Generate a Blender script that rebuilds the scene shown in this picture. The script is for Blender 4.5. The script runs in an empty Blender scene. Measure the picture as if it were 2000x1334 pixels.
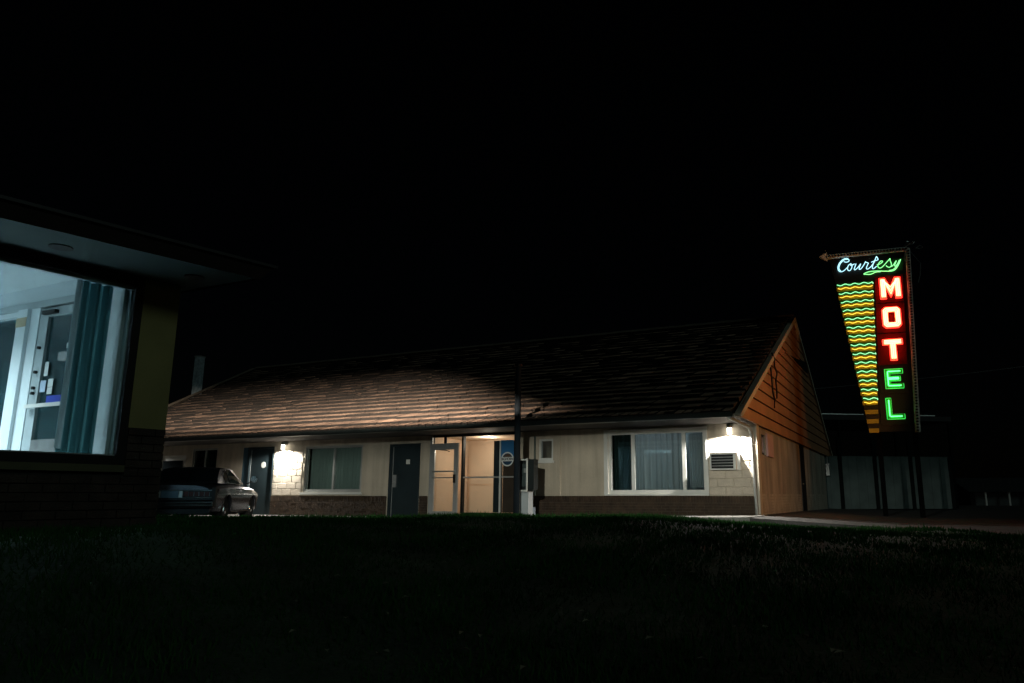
import bpy, math, random
import numpy as np
from mathutils import Vector, Matrix
random.seed(7); RNG = np.random.default_rng(7)
R = math.radians
scene = bpy.context.scene
COL = scene.collection

# ------------------------------------------------------------------ camera, sky, sun, exposure
cam_d = bpy.data.cameras.new("camera"); cam = bpy.data.objects.new("camera", cam_d); COL.objects.link(cam)
cam.location = (0, 0, 0.62)
cam.rotation_euler = (R(90 + 11.806), 0, 0)
cam_d.sensor_width = 36; cam_d.lens = 25.92; cam_d.shift_x = -0.05
cam_d.clip_start = 0.05; cam_d.clip_end = 3000
scene.camera = cam
world = bpy.data.worlds.new("World"); scene.world = world; world.use_nodes = True
wn = world.node_tree.nodes; wl = world.node_tree.links
bg = wn["Background"]
sky = wn.new("ShaderNodeTexSky"); sky.sky_type = 'NISHITA'; sky.sun_disc = False
sky.sun_elevation = R(19); sky.sun_rotation = R(142)
wl.new(sky.outputs[0], bg.inputs[0]); bg.inputs[1].default_value = 0.00010
sun_d = bpy.data.lights.new("moon_sun", 'SUN'); sun = bpy.data.objects.new("moon_sun", sun_d); COL.objects.link(sun)
sun_d.energy = 0.12; sun_d.angle = R(12); sun_d.color = (0.72, 1.0, 0.92)
sun.rotation_euler = (R(71), 0, R(38)); sun.location = (0, -20, 30)
vs = scene.view_settings
vs.view_transform = 'Standard'; vs.look = 'None'; vs.gamma = 1; vs.exposure = 0; vs.use_curve_mapping = False
scene.cycles.max_bounces = 8; scene.cycles.transparent_max_bounces = 16
scene.cycles.caustics_reflective = False; scene.cycles.caustics_refractive = False
scene.cycles.sample_clamp_indirect = 4.0

# ------------------------------------------------------------------ materials
MATS = {}
def M(name, col, rough=.6, metal=0., var=.18, scale=3., bump=.0, bscale=40., spec=.4, fine=.0):
    if name in MATS: return MATS[name]
    m = bpy.data.materials.new(name); m.use_nodes = True; nt = m.node_tree; N = nt.nodes; L = nt.links
    p = N["Principled BSDF"]
    p.inputs["Roughness"].default_value = rough; p.inputs["Metallic"].default_value = metal
    p.inputs["Specular IOR Level"].default_value = spec
    geo = N.new("ShaderNodeNewGeometry")
    nz = N.new("ShaderNodeTexNoise"); nz.inputs["Scale"].default_value = scale; nz.inputs["Detail"].default_value = 6
    L.new(geo.outputs["Position"], nz.inputs["Vector"])
    ramp = N.new("ShaderNodeMapRange"); ramp.inputs[1].default_value = .3; ramp.inputs[2].default_value = .7
    ramp.inputs[3].default_value = 1 - var; ramp.inputs[4].default_value = 1 + var
    L.new(nz.outputs["Fac"], ramp.inputs[0])
    mul = N.new("ShaderNodeVectorMath"); mul.operation = 'SCALE'; mul.inputs[0].default_value = col[:3]
    last = ramp.outputs[0]
    if fine:
        n2 = N.new("ShaderNodeTexNoise"); n2.inputs["Scale"].default_value = bscale * 1.7; n2.inputs["Detail"].default_value = 3
        L.new(geo.outputs["Position"], n2.inputs["Vector"])
        r2 = N.new("ShaderNodeMapRange"); r2.inputs[1].default_value = .35; r2.inputs[2].default_value = .65
        r2.inputs[3].default_value = 1 - fine; r2.inputs[4].default_value = 1 + fine
        L.new(n2.outputs["Fac"], r2.inputs[0])
        mm = N.new("ShaderNodeMath"); mm.operation = 'MULTIPLY'
        L.new(last, mm.inputs[0]); L.new(r2.outputs[0], mm.inputs[1]); last = mm.outputs[0]
    L.new(last, mul.inputs["Scale"]); L.new(mul.outputs[0], p.inputs["Base Color"])
    if bump:
        n3 = N.new("ShaderNodeTexNoise"); n3.inputs["Scale"].default_value = bscale; n3.inputs["Detail"].default_value = 5
        L.new(geo.outputs["Position"], n3.inputs["Vector"])
        b = N.new("ShaderNodeBump"); b.inputs["Strength"].default_value = bump; b.inputs["Distance"].default_value = .02
        L.new(n3.outputs["Fac"], b.inputs["Height"]); L.new(b.outputs[0], p.inputs["Normal"])
    MATS[name] = m; return m
def glass(name, tint=(.9, .95, .95), ior=1.5, film=0.0, film_col=(.1, .25, .27), rough=.0, refl=1.0):
    if name in MATS: return MATS[name]
    m = bpy.data.materials.new(name); m.use_nodes = True; nt = m.node_tree; N = nt.nodes; L = nt.links
    out = N["Material Output"]; N.remove(N["Principled BSDF"])
    tr = N.new("ShaderNodeBsdfTransparent"); tr.inputs[0].default_value = (*tint, 1)
    gl = N.new("ShaderNodeBsdfGlossy"); gl.inputs["Roughness"].default_value = rough
    gl.inputs["Color"].default_value = (refl, refl, refl, 1)
    lw_ = N.new("ShaderNodeLayerWeight"); lw_.inputs[0].default_value = .5
    pw_ = N.new("ShaderNodeMath"); pw_.operation = 'POWER'; pw_.inputs[1].default_value = 5; L.new(lw_.outputs["Facing"], pw_.inputs[0])
    fr = N.new("ShaderNodeMapRange"); fr.inputs[3].default_value = ((ior-1)/(ior+1))**2; fr.inputs[4].default_value = 1; L.new(pw_.outputs[0], fr.inputs[0])
    mx = N.new("ShaderNodeMixShader"); L.new(fr.outputs[0], mx.inputs[0]); L.new(tr.outputs[0], mx.inputs[1]); L.new(gl.outputs[0], mx.inputs[2])
    last = mx
    if film:
        df = N.new("ShaderNodeBsdfDiffuse"); df.inputs[0].default_value = (*film_col, 1)
        nz = N.new("ShaderNodeTexNoise"); nz.inputs["Scale"].default_value = 2.5; nz.inputs["Detail"].default_value = 5
        geo = N.new("ShaderNodeNewGeometry"); L.new(geo.outputs["Position"], nz.inputs["Vector"])
        mr = N.new("ShaderNodeMapRange"); mr.inputs[1].default_value = .3; mr.inputs[2].default_value = .75
        mr.inputs[3].default_value = film * .4; mr.inputs[4].default_value = min(1, film * 1.4); L.new(nz.outputs["Fac"], mr.inputs[0])
        m2 = N.new("ShaderNodeMixShader"); L.new(mr.outputs[0], m2.inputs[0]); L.new(mx.outputs[0], m2.inputs[1]); L.new(df.outputs[0], m2.inputs[2]); last = m2
    L.new(last.outputs[0], out.inputs[0]); MATS[name] = m; return m
def emit(name, col, s):
    if name in MATS: return MATS[name]
    m = bpy.data.materials.new(name); m.use_nodes = True; N = m.node_tree.nodes
    p = N["Principled BSDF"]; p.inputs["Base Color"].default_value = (.5, .5, .5, 1); p.inputs["Roughness"].default_value = .3
    p.inputs["Emission Color"].default_value = (*col, 1); p.inputs["Emission Strength"].default_value = s
    MATS[name] = m; return m
def cloth(name, col, tr=.35):
    if name in MATS: return MATS[name]
    m = bpy.data.materials.new(name); m.use_nodes = True; N = m.node_tree.nodes; L = m.node_tree.links
    out = N["Material Output"]; N.remove(N["Principled BSDF"])
    d = N.new("ShaderNodeBsdfDiffuse"); t = N.new("ShaderNodeBsdfTranslucent"); mx = N.new("ShaderNodeMixShader"); mx.inputs[0].default_value = tr
    d.inputs[0].default_value = (*col, 1); t.inputs[0].default_value = (*col, 1)
    L.new(d.outputs[0], mx.inputs[1]); L.new(t.outputs[0], mx.inputs[2]); L.new(mx.outputs[0], out.inputs[0]); MATS[name] = m; return m

stucco = M("cream_stucco", (.50, .44, .35), .85, var=.10, scale=1.3, bump=.15, bscale=25, fine=.05)
def streaks(m, lo, hi, sc=(5,5,.35)):
    N = m.node_tree.nodes; L = m.node_tree.links; p = N["Principled BSDF"]; src = p.inputs["Base Color"].links[0].from_socket
    g_ = N.new("ShaderNodeNewGeometry"); mp = N.new("ShaderNodeMapping"); mp.inputs["Scale"].default_value = sc; L.new(g_.outputs["Position"], mp.inputs[0])
    nz = N.new("ShaderNodeTexNoise"); nz.inputs["Scale"].default_value = 1; nz.inputs["Detail"].default_value = 5; L.new(mp.outputs[0], nz.inputs["Vector"])
    mr = N.new("ShaderNodeMapRange"); mr.inputs[1].default_value = .3; mr.inputs[2].default_value = .62; mr.inputs[3].default_value = lo; mr.inputs[4].default_value = hi; L.new(nz.outputs["Fac"], mr.inputs[0])
    sc_ = N.new("ShaderNodeVectorMath"); sc_.operation = 'SCALE'; L.new(src, sc_.inputs[0]); L.new(mr.outputs[0], sc_.inputs["Scale"]); L.new(sc_.outputs[0], p.inputs["Base Color"])
streaks(stucco, .80, 1.04)
block_m = M("cream_block", (.52, .46, .38), .9, var=.10, scale=5, bump=.55, bscale=28, fine=.10)
brick_m = M("dark_brick", (.042, .025, .014), .8, var=.45, scale=6, bump=.5, bscale=60, fine=.2)
mortar = M("mortar", (.075, .06, .045), .95, var=.2, scale=8)
tanwall = M("tan_gable_wall", (.33, .29, .235), .85, var=.22, scale=.9, bump=.3, bscale=18, fine=.1)
streaks(tanwall, .55, 1.1, (2.2,2.2,.3))
tanbrick = M("tan_brick", (.35, .31, .25), .85, var=.25, scale=3, bump=.4, bscale=40, fine=.1)
siding_m = M("orange_brown_siding", (.33, .165, .085), .6, var=.16, scale=1.6, bump=.12, bscale=30)
trim_m = M("pale_trim", (.42, .38, .30), .6, var=.12, scale=4)
gutter_m = M("dark_gutter", (.018, .027, .028), .35, metal=.3, var=.2, scale=3)
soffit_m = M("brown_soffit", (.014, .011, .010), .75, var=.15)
tile_m = M("tan_shingle", (.35, .235, .17), .9, var=.45, scale=2.2, bump=.8, bscale=45, fine=.28)
def tile_variation(m, lo, hi):
    N = m.node_tree.nodes; L = m.node_tree.links; p = N["Principled BSDF"]; src = p.inputs["Base Color"].links[0].from_socket
    g_ = N.new("ShaderNodeNewGeometry"); oi = N.new("ShaderNodeObjectInfo"); ad_ = N.new("ShaderNodeMath"); ad_.operation = 'ADD'
    L.new(g_.outputs["Random Per Island"], ad_.inputs[0]); L.new(oi.outputs["Random"], ad_.inputs[1])
    fr_ = N.new("ShaderNodeMath"); fr_.operation = 'FRACT'; L.new(ad_.outputs[0], fr_.inputs[0])
    mr = N.new("ShaderNodeMapRange"); mr.inputs[3].default_value = lo; mr.inputs[4].default_value = hi; L.new(fr_.outputs[0], mr.inputs[0])
    sc = N.new("ShaderNodeVectorMath"); sc.operation = 'SCALE'; L.new(src, sc.inputs[0]); L.new(mr.outputs[0], sc.inputs["Scale"]); L.new(sc.outputs[0], p.inputs["Base Color"])
tile_variation(tile_m, .62, 1.2)
gap_shade_m = M("shingle_gap_shade", (.006, .005, .004), .95, var=.2)  # near-black colour stands in for shade in the gaps under courses
cap_m = M("ridge_cap_grey", (.13, .11, .085), .9, var=.25, scale=3, bump=.4)
door_m = M("teal_black_door", (.020, .032, .037), .42, var=.15, scale=2, spec=.35)
jamb_m = M("dark_jamb", (.016, .026, .034), .45, var=.1)
bluejamb = M("blue_jamb", (.05, .11, .15), .45, var=.1)
alum = M("aluminium", (.52, .54, .54), .38, metal=.55, var=.08, scale=6)
white_m = M("white_paint", (.62, .63, .60), .5, var=.08)
dark_m = M("black_metal", (.010, .011, .012), .55, var=.2, spec=.2)
chrome = M("chrome", (.75, .78, .8), .12, metal=1., var=.05)
peach = M("peach_wall", (.70, .53, .39), .8, var=.06, scale=1.2)
brown_in = M("dark_brown_panel", (.055, .035, .025), .6, var=.2)
concrete = M("concrete", (.19, .185, .17), .9, var=.25, scale=2.5, bump=.4, bscale=40, fine=.1)
asphalt = M("asphalt", (.055, .052, .05), .85, var=.35, scale=1.2, bump=.6, bscale=60, fine=.25)
earth = M("lawn_soil", (.026, .055, .026), .95, var=.4, scale=1.5, bump=.8, bscale=20, fine=.3)
grass_m = M("grass_blade", (.022, .070, .018), .8, var=.5, scale=.9, spec=.0)
olive = M("olive_stucco", (.30, .27, .11), .85, var=.12, scale=2, bump=.2)
off_brick = M("office_brick", (.040, .028, .022), .8, var=.5, scale=4, bump=.6, bscale=50, fine=.2)
off_mortar = M("office_mortar", (.030, .027, .024), .95)
fascia_m = M("brown_fascia", (.020, .013, .012), .6, var=.2)
off_soffit = M("grey_soffit", (.06, .09, .087), .8, var=.05)
black_frame = M("black_frame", (.008, .007, .006), .6)
in_white = M("interior_white", (.66, .74, .77), .7, var=.06, scale=2)
in_grey = M("interior_grey", (.36, .42, .44), .55, var=.1, scale=3)
clear = glass("window_glass", (.93, .96, .96), 1.45)
offglass = glass("office_glass", (.93, .97, .97), 1.4, film=.03, film_col=(.5, .6, .62))
doorglass = glass("office_door_glass", (.70, .82, .84), 1.5, film=.17, film_col=(.035, .13, .15))  # teal diffuse film stands in for dark reflections in the door glass
roomglass = glass("motel_window_glass", (.80, .86, .86), 1.5)

# ------------------------------------------------------------------ helpers
class MB:
    def __init__(s): s.v = []; s.f = []; s.m = []
    def quad(s, a, b, c, d, m=0):
        i = len(s.v); s.v += [tuple(a), tuple(b), tuple(c), tuple(d)]; s.f.append((i, i+1, i+2, i+3)); s.m.append(m)
    def poly(s, pts, m=0):
        i = len(s.v); s.v += [tuple(q) for q in pts]; s.f.append(tuple(range(i, i+len(pts)))); s.m.append(m)
    def box(s, x0, x1, y0, y1, z0, z1, m=0, front=None):
        i = len(s.v)
        s.v += [(x0,y0,z0),(x1,y0,z0),(x1,y1,z0),(x0,y1,z0),(x0,y0,z1),(x1,y0,z1),(x1,y1,z1),(x0,y1,z1)]
        fs = [(0,3,2,1),(4,5,6,7),(0,1,5,4),(1,2,6,5),(2,3,7,6),(3,0,4,7)]
        for k, q in enumerate(fs): s.f.append(tuple(i+j for j in q)); s.m.append(front if (front is not None and k == 2) else m)
        return s
    def prism(s, pts, vec, m=0):     # pts: planar loop, extruded along vec
        n = len(pts); i = len(s.v); vec = Vector(vec)
        s.v += [tuple(q) for q in pts] + [tuple(Vector(q) + vec) for q in pts]
        s.f.append(tuple(range(i, i+n))); s.m.append(m); s.f.append(tuple(range(i+2*n-1, i+n-1, -1))); s.m.append(m)
        for k in range(n):
            j = (k+1) % n; s.f.append((i+k, i+n+k, i+n+j, i+j)); s.m.append(m)
        return s
    def tube(s, pts, r, n=8, m=0, closed=False):
        pts = [Vector(q) for q in pts]; N = len(pts); i = len(s.v)
        for k, q in enumerate(pts):
            a = pts[k-1] if (k or closed) else q; b = pts[(k+1) % N] if (k < N-1 or closed) else q
            t = (b - a); t = t.normalized() if t.length > 1e-9 else Vector((0,0,1))
            u = t.cross(Vector((0,1,0))); 
            if u.length < 1e-3: u = t.cross(Vector((1,0,0)))
            u.normalize(); w = t.cross(u); rr = r[k] if isinstance(r, (list, tuple)) else r
            for j in range(n):
                an = 2*math.pi*j/n; s.v.append(tuple(q + (u*math.cos(an) + w*math.sin(an))*rr))
        for k in range(N if closed else N-1):
            for j in range(n):
                k2 = (k+1) % N
                s.f.append((i+k*n+j, i+k*n+(j+1)%n, i+k2*n+(j+1)%n, i+k2*n+j)); s.m.append(m)
        if not closed:
            s.f.append(tuple(i+j for j in range(n))[::-1]); s.m.append(m)
            s.f.append(tuple(i+(N-1)*n+j for j in range(n))); s.m.append(m)
        return s
    def lathe(s, prof, axis='z', n=20, o=(0,0,0), m=0):   # prof: (r, h)
        i = len(s.v)
        for (r, h) in prof:
            for j in range(n):
                a = 2*math.pi*j/n; c, d = r*math.cos(a), r*math.sin(a)
                q = (c, d, h) if axis == 'z' else ((c, h, d) if axis == 'y' else (h, c, d))
                s.v.append((q[0]+o[0], q[1]+o[1], q[2]+o[2]))
        for k in range(len(prof)-1):
            for j in range(n):
                s.f.append((i+k*n+j, i+k*n+(j+1)%n, i+(k+1)*n+(j+1)%n, i+(k+1)*n+j)); s.m.append(m)
        if prof[0][0] > 1e-4: s.f.append(tuple(i+j for j in range(n))[::-1]); s.m.append(m)
        if prof[-1][0] > 1e-4: s.f.append(tuple(i+(len(prof)-1)*n+j for j in range(n))); s.m.append(m)
        return s
    def mesh(s, name, mats, smooth=None):
        me = bpy.data.meshes.new(name); me.from_pydata(s.v, [], s.f)
        for m in (mats if isinstance(mats, (list, tuple)) else [mats]): me.materials.append(m)
        me.polygons.foreach_set("material_index", s.m)
        if smooth is not None:
            me.polygons.foreach_set("use_smooth", [True]*len(s.f)); me.set_sharp_from_angle(angle=R(smooth))
        me.update(); return me
    def build(s, name, mats, parent=None, smooth=None, kind=None):
        return link(name, s.mesh(name, mats, smooth), parent, kind)
def link(name, me, parent=None, kind=None):
    o = bpy.data.objects.new(name, me); COL.objects.link(o)
    if parent: o.parent = parent
    if kind: o["kind"] = kind
    return o
def thing(name, label, cat, loc=(0,0,0), rz=0., group=None):
    o = bpy.data.objects.new(name, None); COL.objects.link(o); o.empty_display_size = .2
    o.location = loc; o.rotation_euler = (0, 0, rz); o["label"] = label; o["category"] = cat
    if group: o["group"] = group
    return o
def tag(o, label, cat, group=None):
    o["label"] = label; o["category"] = cat
    if group: o["group"] = group
    return o
def bx(name, mats, parent, *a, **k): return MB().box(*a, **k).build(name, mats, parent)
def wall_cells(mb, u0, u1, z0, z1, openings, y0, y1, axis='x', m=0):
    us = sorted({u0, u1, *[q for o in openings for q in o[:2] if u0 < q < u1]})
    zs = sorted({z0, z1, *[q for o in openings for q in o[2:4] if z0 < q < z1]})
    def solid(i, j):
        if i < 0 or j < 0 or i >= len(us)-1 or j >= len(zs)-1: return False
        cu, cz = (us[i]+us[i+1])/2, (zs[j]+zs[j+1])/2
        return not any(o[0] < cu < o[1] and o[2] < cz < o[3] for o in openings)
    T = (lambda u, y, z: (u, y, z)) if axis == 'x' else (lambda u, y, z: (-y, u, z))
    for i in range(len(us)-1):
        for j in range(len(zs)-1):
            if not solid(i, j): continue
            a, b, c, d = us[i], us[i+1], zs[j], zs[j+1]
            mb.quad(T(a,y0,c), T(b,y0,c), T(b,y0,d), T(a,y0,d), m); mb.quad(T(b,y1,c), T(a,y1,c), T(a,y1,d), T(b,y1,d), m)
            if not solid(i-1, j): mb.quad(T(a,y1,c), T(a,y0,c), T(a,y0,d), T(a,y1,d), m)
            if not solid(i+1, j): mb.quad(T(b,y0,c), T(b,y1,c), T(b,y1,d), T(b,y0,d), m)
            if not solid(i, j-1): mb.quad(T(a,y1,c), T(b,y1,c), T(b,y0,c), T(a,y0,c), m)
            if not solid(i, j+1): mb.quad(T(a,y0,d), T(b,y0,d), T(b,y1,d), T(a,y1,d), m)
def light(name, kind, loc, energy, col, parent=None, rot=None, **kw):
    d = bpy.data.lights.new(name, kind); d.energy = energy; d.color = col
    for k, v in kw.items(): setattr(d, k, v)
    o = bpy.data.objects.new(name, d); COL.objects.link(o); o.location = loc
    if rot: o.rotation_euler = rot
    if parent: o.parent = parent
    return o
def sm(a, b, x): 
    t = np.clip((x-a)/(b-a), 0, 1); return t*t*(3-2*t)

# frames: local x runs along a front to the right, local y into the building
MP = (-4.621, 21.93); MA = math.atan2(-.42316, .90606)        # motel
def W(t, y, z, P=MP, A=MA): return (P[0]+t*math.cos(A)-y*math.sin(A), P[1]+t*math.sin(A)+y*math.cos(A), z)
OP = (-5.27, 6.57); OA = R(90-34.5)                            # office
SP = (9.242, 22.0); SA = R(-20)                                # sign

# ------------------------------------------------------------------ ground
def lot_z(X, Y): return 0*X
def terrain(X, Y):
    zf = .25*(1-sm(.8, 5.2, X)) + .02
    z = -.35 + (zf+.35)*sm(2.5, 12.5, Y)
    zl = -.35 + .66*sm(1.2, 6.0, Y) - .07*sm(8.5, 11., Y)
    w = sm(1., 3.6, -X); z = z*(1-w) + zl*w
    drop = sm(13.6, 14.5, Y)*(1-sm(1.5, 4., X))
    z = z*(1-drop) - .06*drop
    d = -( (X-MP[0])*(-math.sin(MA)) + (Y-MP[1])*math.cos(MA) )    # metres in front of the facade
    k = sm(2.6, 1.6, d); z = z*(1-k) - .06*k
    k = sm(6.7, 7.5, X); z = z*(1-k) - .06*k
    k = sm(-3., -6., Y); z = z*(1-k) - .45*k
    return z + .018*np.sin(X*1.7+.6*Y)*np.sin(Y*1.3-.4*X)*(1-drop)*(Y < 14)
def grid(name, xs, ys, fn, mat):
    X, Y = np.meshgrid(xs, ys); Z = fn(X, Y)
    v = np.stack([X, Y, Z], -1).reshape(-1, 3); nx = len(xs); f = []
    for j in range(len(ys)-1):
        for i in range(nx-1): a = j*nx+i; f.append((a, a+1, a+nx+1, a+nx))
    me = bpy.data.meshes.new(name); me.from_pydata(v.tolist(), [], f); me.materials.append(mat)
    me.polygons.foreach_set("use_smooth", [True]*len(f)); return link(name, me, None, "structure")
xs = np.concatenate([[-900,-300,-100,-50], np.arange(-30, -12, 1.), np.arange(-12, 12, .25), np.arange(12, 31, 1.), [50,100,300,900]])
ys = np.concatenate([[-300,-60,-25], np.arange(-12, 0, 1.), np.arange(0, 18, .25), np.arange(18, 40, 1.), [60,120,400,1400]])
grid("lawn", xs, ys, terrain, earth)
lot = MB(); lot.poly([(-60, 13.9, 0), (7.25, 13.9, 0), (7.25, -12, 0), (60, -12, 0), (60, 90, 0), (-60, 90, 0)])
lot.build("parking_lot", asphalt, None, kind="structure")
wk = MB()
tt = np.linspace(-14, 10.3, 26)
zt = lambda t: .02 + .0155*max(t, 0)
for a, b in zip(tt[:-1], tt[1:]):
    wk.quad(W(a,-1.95,zt(a)), W(b,-1.95,zt(b)), W(b,0.1,zt(b)), W(a,0.1,zt(a)))
    wk.quad(W(a,-1.95,-.1), W(b,-1.95,-.1), W(b,-1.95,zt(b)), W(a,-1.95,zt(a)))
a = tt[-1]; wk.quad(W(a,-1.95,-.1), W(a,.1,-.1), W(a,.1,zt(a)), W(a,-1.95,zt(a)))
wk.build("walkway", concrete, None, kind="structure")
ap = MB(); ap.quad(W(10.302,-1.95,.165), W(10.302,19,.06), W(13.6,19,-.02), W(13.6,-1.95,-.02)); ap.quad(W(10.302,-1.95,-.1), W(10.302,-1.95,.165), W(13.6,-1.95,-.02), W(13.6,-1.95,-.1)); ap.quad(W(10.1,.11,.175), W(10.1,19,.065), W(10.301,19,.061), W(10.301,.11,.166))
ap.build("driveway_apron", asphalt, None, kind="structure")
# grass: blades joined as one mass
n = 110000
Yg = 2.6 + 12.2*RNG.random(n)**.8; Xg = Yg*(-.80 + 1.45*RNG.random(n))
Zg = terrain(Xg, Yg)
lx = (Xg-OP[0])*math.cos(OA)+(Yg-OP[1])*math.sin(OA); ly = -(Xg-OP[0])*math.sin(OA)+(Yg-OP[1])*math.cos(OA)
dd = -((Xg-MP[0])*(-math.sin(MA)) + (Yg-MP[1])*math.cos(MA))
keep = ~((ly > -.28) & (lx < 2.0)) & (Zg > -.40) & (dd > 2.1) & ~((Yg > 13.9) & (Zg < .02)) & (Xg < 7.2)
clump = np.sin(Xg*2.1+1)*np.sin(Yg*1.9) + .6*np.sin(Xg*5.3)*np.sin(Yg*4.7+2)
keep &= RNG.random(n) < .75 + .3*clump
Xg, Yg, Zg, clump = Xg[keep], Yg[keep], Zg[keep], clump[keep]; n = len(Xg)
h = (.035 + .055*RNG.random(n))*(1+.35*clump)*.75*np.where(RNG.random(n) < .02, 1.8, 1.); an = RNG.random(n)*6.283; le = RNG.random(n)*.06; la = RNG.random(n)*6.283
wd = .004 + .0012*Yg*.5
v = np.empty((n, 3, 3))
v[:,0] = np.stack([Xg-np.cos(an)*wd, Yg-np.sin(an)*wd, Zg-.01], -1); v[:,1] = np.stack([Xg+np.cos(an)*wd, Yg+np.sin(an)*wd, Zg-.01], -1)
v[:,2] = np.stack([Xg+np.cos(la)*le, Yg+np.sin(la)*le, Zg+h], -1)
me = bpy.data.meshes.new("grass"); me.from_pydata(v.reshape(-1,3).tolist(), [], np.arange(3*n).reshape(-1,3).tolist()); me.materials.append(grass_m)
g = link("grass", me, None, "stuff"); tag(g, "short dark green grass on the sloping lawn", "grass")

lv_ = MB()
for k in range(90):
    Y = 3.4+9*random.random()**1.2; X = Y*random.uniform(-.35,.62); z = float(terrain(np.array(X),np.array(Y)))+random.uniform(.03,.07); a = random.uniform(0,6.3); r_ = random.uniform(.02,.045)
    c_, s_ = math.cos(a)*r_, math.sin(a)*r_
    lv_.quad((X-c_,Y-s_,z), (X+s_*.5,Y-c_*.5,z+.012), (X+c_,Y+s_,z+.004), (X-s_*.5,Y+c_*.5,z+.015))
o = lv_.build("fallen_leaves", M("dry_leaf", (.20,.19,.13), .8, var=.4), None, kind="stuff"); tag(o, "scattered pale dry leaves lying in the dark grass", "leaves")

# ------------------------------------------------------------------ motel building
mot = thing("motel_building", "long low cream motel wing with brown shingle roof and orange gable", "building", W(0,0,0), MA)
EZ, EY, RZ, RY, TR, ZW = 2.31, -2.3, 6.55, 7.65, 10.13, 2.33
BACK = 2*RY - EY
wins = {"w0": (-9.05,-7.83,.80,2.20), "w1": (-3.92,-1.62,.72,2.14), "ws": (4.38,4.80,1.54,2.11), "w2": (6.38,8.94,.66,2.23)}
doors = {"d0": (-10.75,-9.35,-.1,2.0), "d1": (-6.62,-5.24,-.1,2.18), "d2": (-.60,.51,-.1,2.12), "en": (.86,3.78,-.1,2.32)}
mb = MB(); wall_cells(mb, -12.5, TR, -.1, ZW, list(wins.values())+list(doors.values()), 0, .22); mb.build("wall", stucco, mot)
mb = MB(); mb.quad((-12.5,.22,-.1), (-12.5,.22,ZW), (-14,BACK-2.3,ZW), (-14,BACK-2.3,-.1)); mb.quad((-14,BACK-2.3,-.1), (-14,BACK-2.3,ZW), (TR,BACK-2.3,ZW), (TR,BACK-2.3,-.1)); mb.build("wall", stucco, mot)
# gable end wall (right), openings for a door and a small window
gw = MB(); wall_cells(gw, .22, BACK-2.3, -.1, 2.34, [(7.65,8.6,-.1,2.3), (.85,1.4,1.62,2.12)], -TR, -TR+.2, axis='y'); gw.build("gable_wall", tanwall, mot)
bx("corner_trim", trim_m, mot, TR-.01, TR+.05, .0, .32, -.05, 2.31)
gd = bx("door", dark_m, mot, TR-.1, TR+.02, 7.65, 8.65, -.05, 2.27)
MB().lathe([(.0,0),(.035,0),(.035,.05),(0,.05)], 'x', 10, (TR+.02, 7.78, 1.0)).build("handle", chrome, gd)
gwin = bx("window", jamb_m, mot, TR-.08, TR-.03, .87, 1.38, 1.64, 2.10)
bx("pane", clear, gwin, TR-.028, TR-.024, .9, 1.35, 1.67, 2.07)
# painted bricks low on the gable wall
gb = MB()
for r_ in range(9):
    z0 = .0 + r_*.075; y = .34 - (.11 if r_ % 2 else 0)
    while y < 15:
        if not (7.3 < y < 8.6) and y > .3: gb.box(TR, TR+.012, y, y+.205, z0, z0+.062)
        y += .218
gb.build("painted_bricks", tanbrick, mot, kind="stuff")

# wainscot bricks under the stucco, split by the openings
spans = [(-12.4,-10.8), (-9.3,-6.66), (-5.2,-.64), (.55,.82), (3.84,10.1)]
for a, b in spans: bx("mortar_bed", mortar, mot, a, b, -.030, -.002, -.08, .60)
bricks = []
for a, b in spans:
    for r_ in range(8):
        z0 = -.02 + r_*.067
        if r_ == 7: continue
        x = a - (.107 if r_ % 2 else 0)
        while x < b:
            x0, x1 = max(x, a), min(x+.203, b)
            if x1-x0 > .03: bricks.append((x0, x1, z0, z0+.055))
            x += .214
    x = a
    while x < b-.05: bricks.append((x, min(x+.058, b), .452, .612)); x += .069      # soldier course
def bkey(q): t = (q[0]+q[1])/2; return (abs(t-8.2) if t > 3 else abs(t+3.4)+.2)
bricks.sort(key=bkey)
stretch = MB().box(0,.203,0,.02,0,.055).mesh("brick", brick_m); sold = MB().box(0,.058,0,.02,0,.16).mesh("soldier_brick", brick_m)
rest = MB(); cnt = 0
for (x0, x1, z0, z1) in bricks:
    jit = random.uniform(-.004, .003)
    full = abs((x1-x0)-.203) < .002; so = abs((x1-x0)-.058) < .002 and (z1-z0) > .1
    if cnt < 290 and (full or so):
        o = link("brick", stretch if full else sold, mot); o.location = (x0, -.046+jit, z0); cnt += 1
    else: rest.box(x0, x1, -.046+jit, -.026, z0, z1)
rest.build("bricks", brick_m, mot, kind="stuff")
# rough concrete blocks beside the two lamps
bmesh_cache = {}
def blocks(t0, t1, z0, z1, skip=()):
    z = z0; r_ = 0
    while z < z1-.03:
        hz = min(.192, z1-z); x = t0 - (.2 if r_ % 2 else 0)
        while x < t1-.02:
            a, b = max(x, t0), min(x+.392, t1)
            if b-a > .05:
                key = (round(b-a, 3), round(hz, 3))
                if key not in bmesh_cache:
                    m_ = MB(); w_, h_ = key; e = .012
                    m_.prism([(e,-.012,e),(w_-e,-.012,e),(w_-e,-.012,h_-e),(e,-.012,h_-e)], (0,.012,0))
                    m_.v[4:8] = [(0,0,0),(w_,0,0),(w_,0,h_),(0,0,h_)]
                    bmesh_cache[key] = m_.mesh("block", block_m)
                o = link("block", bmesh_cache[key], mot); o.location = (a, -.002-random.uniform(0,.004), z)
            x += .40
        z += .2; r_ += 1
blocks(-5.2, -3.98, .63, 2.04); blocks(9.0, TR-.02, .63, 2.04)
# second plane of wall right of the lobby, a pilaster edge
bx("pilaster", stucco, mot, 4.94, 5.02, -.035, -.002, .62, ZW-.01)

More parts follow.
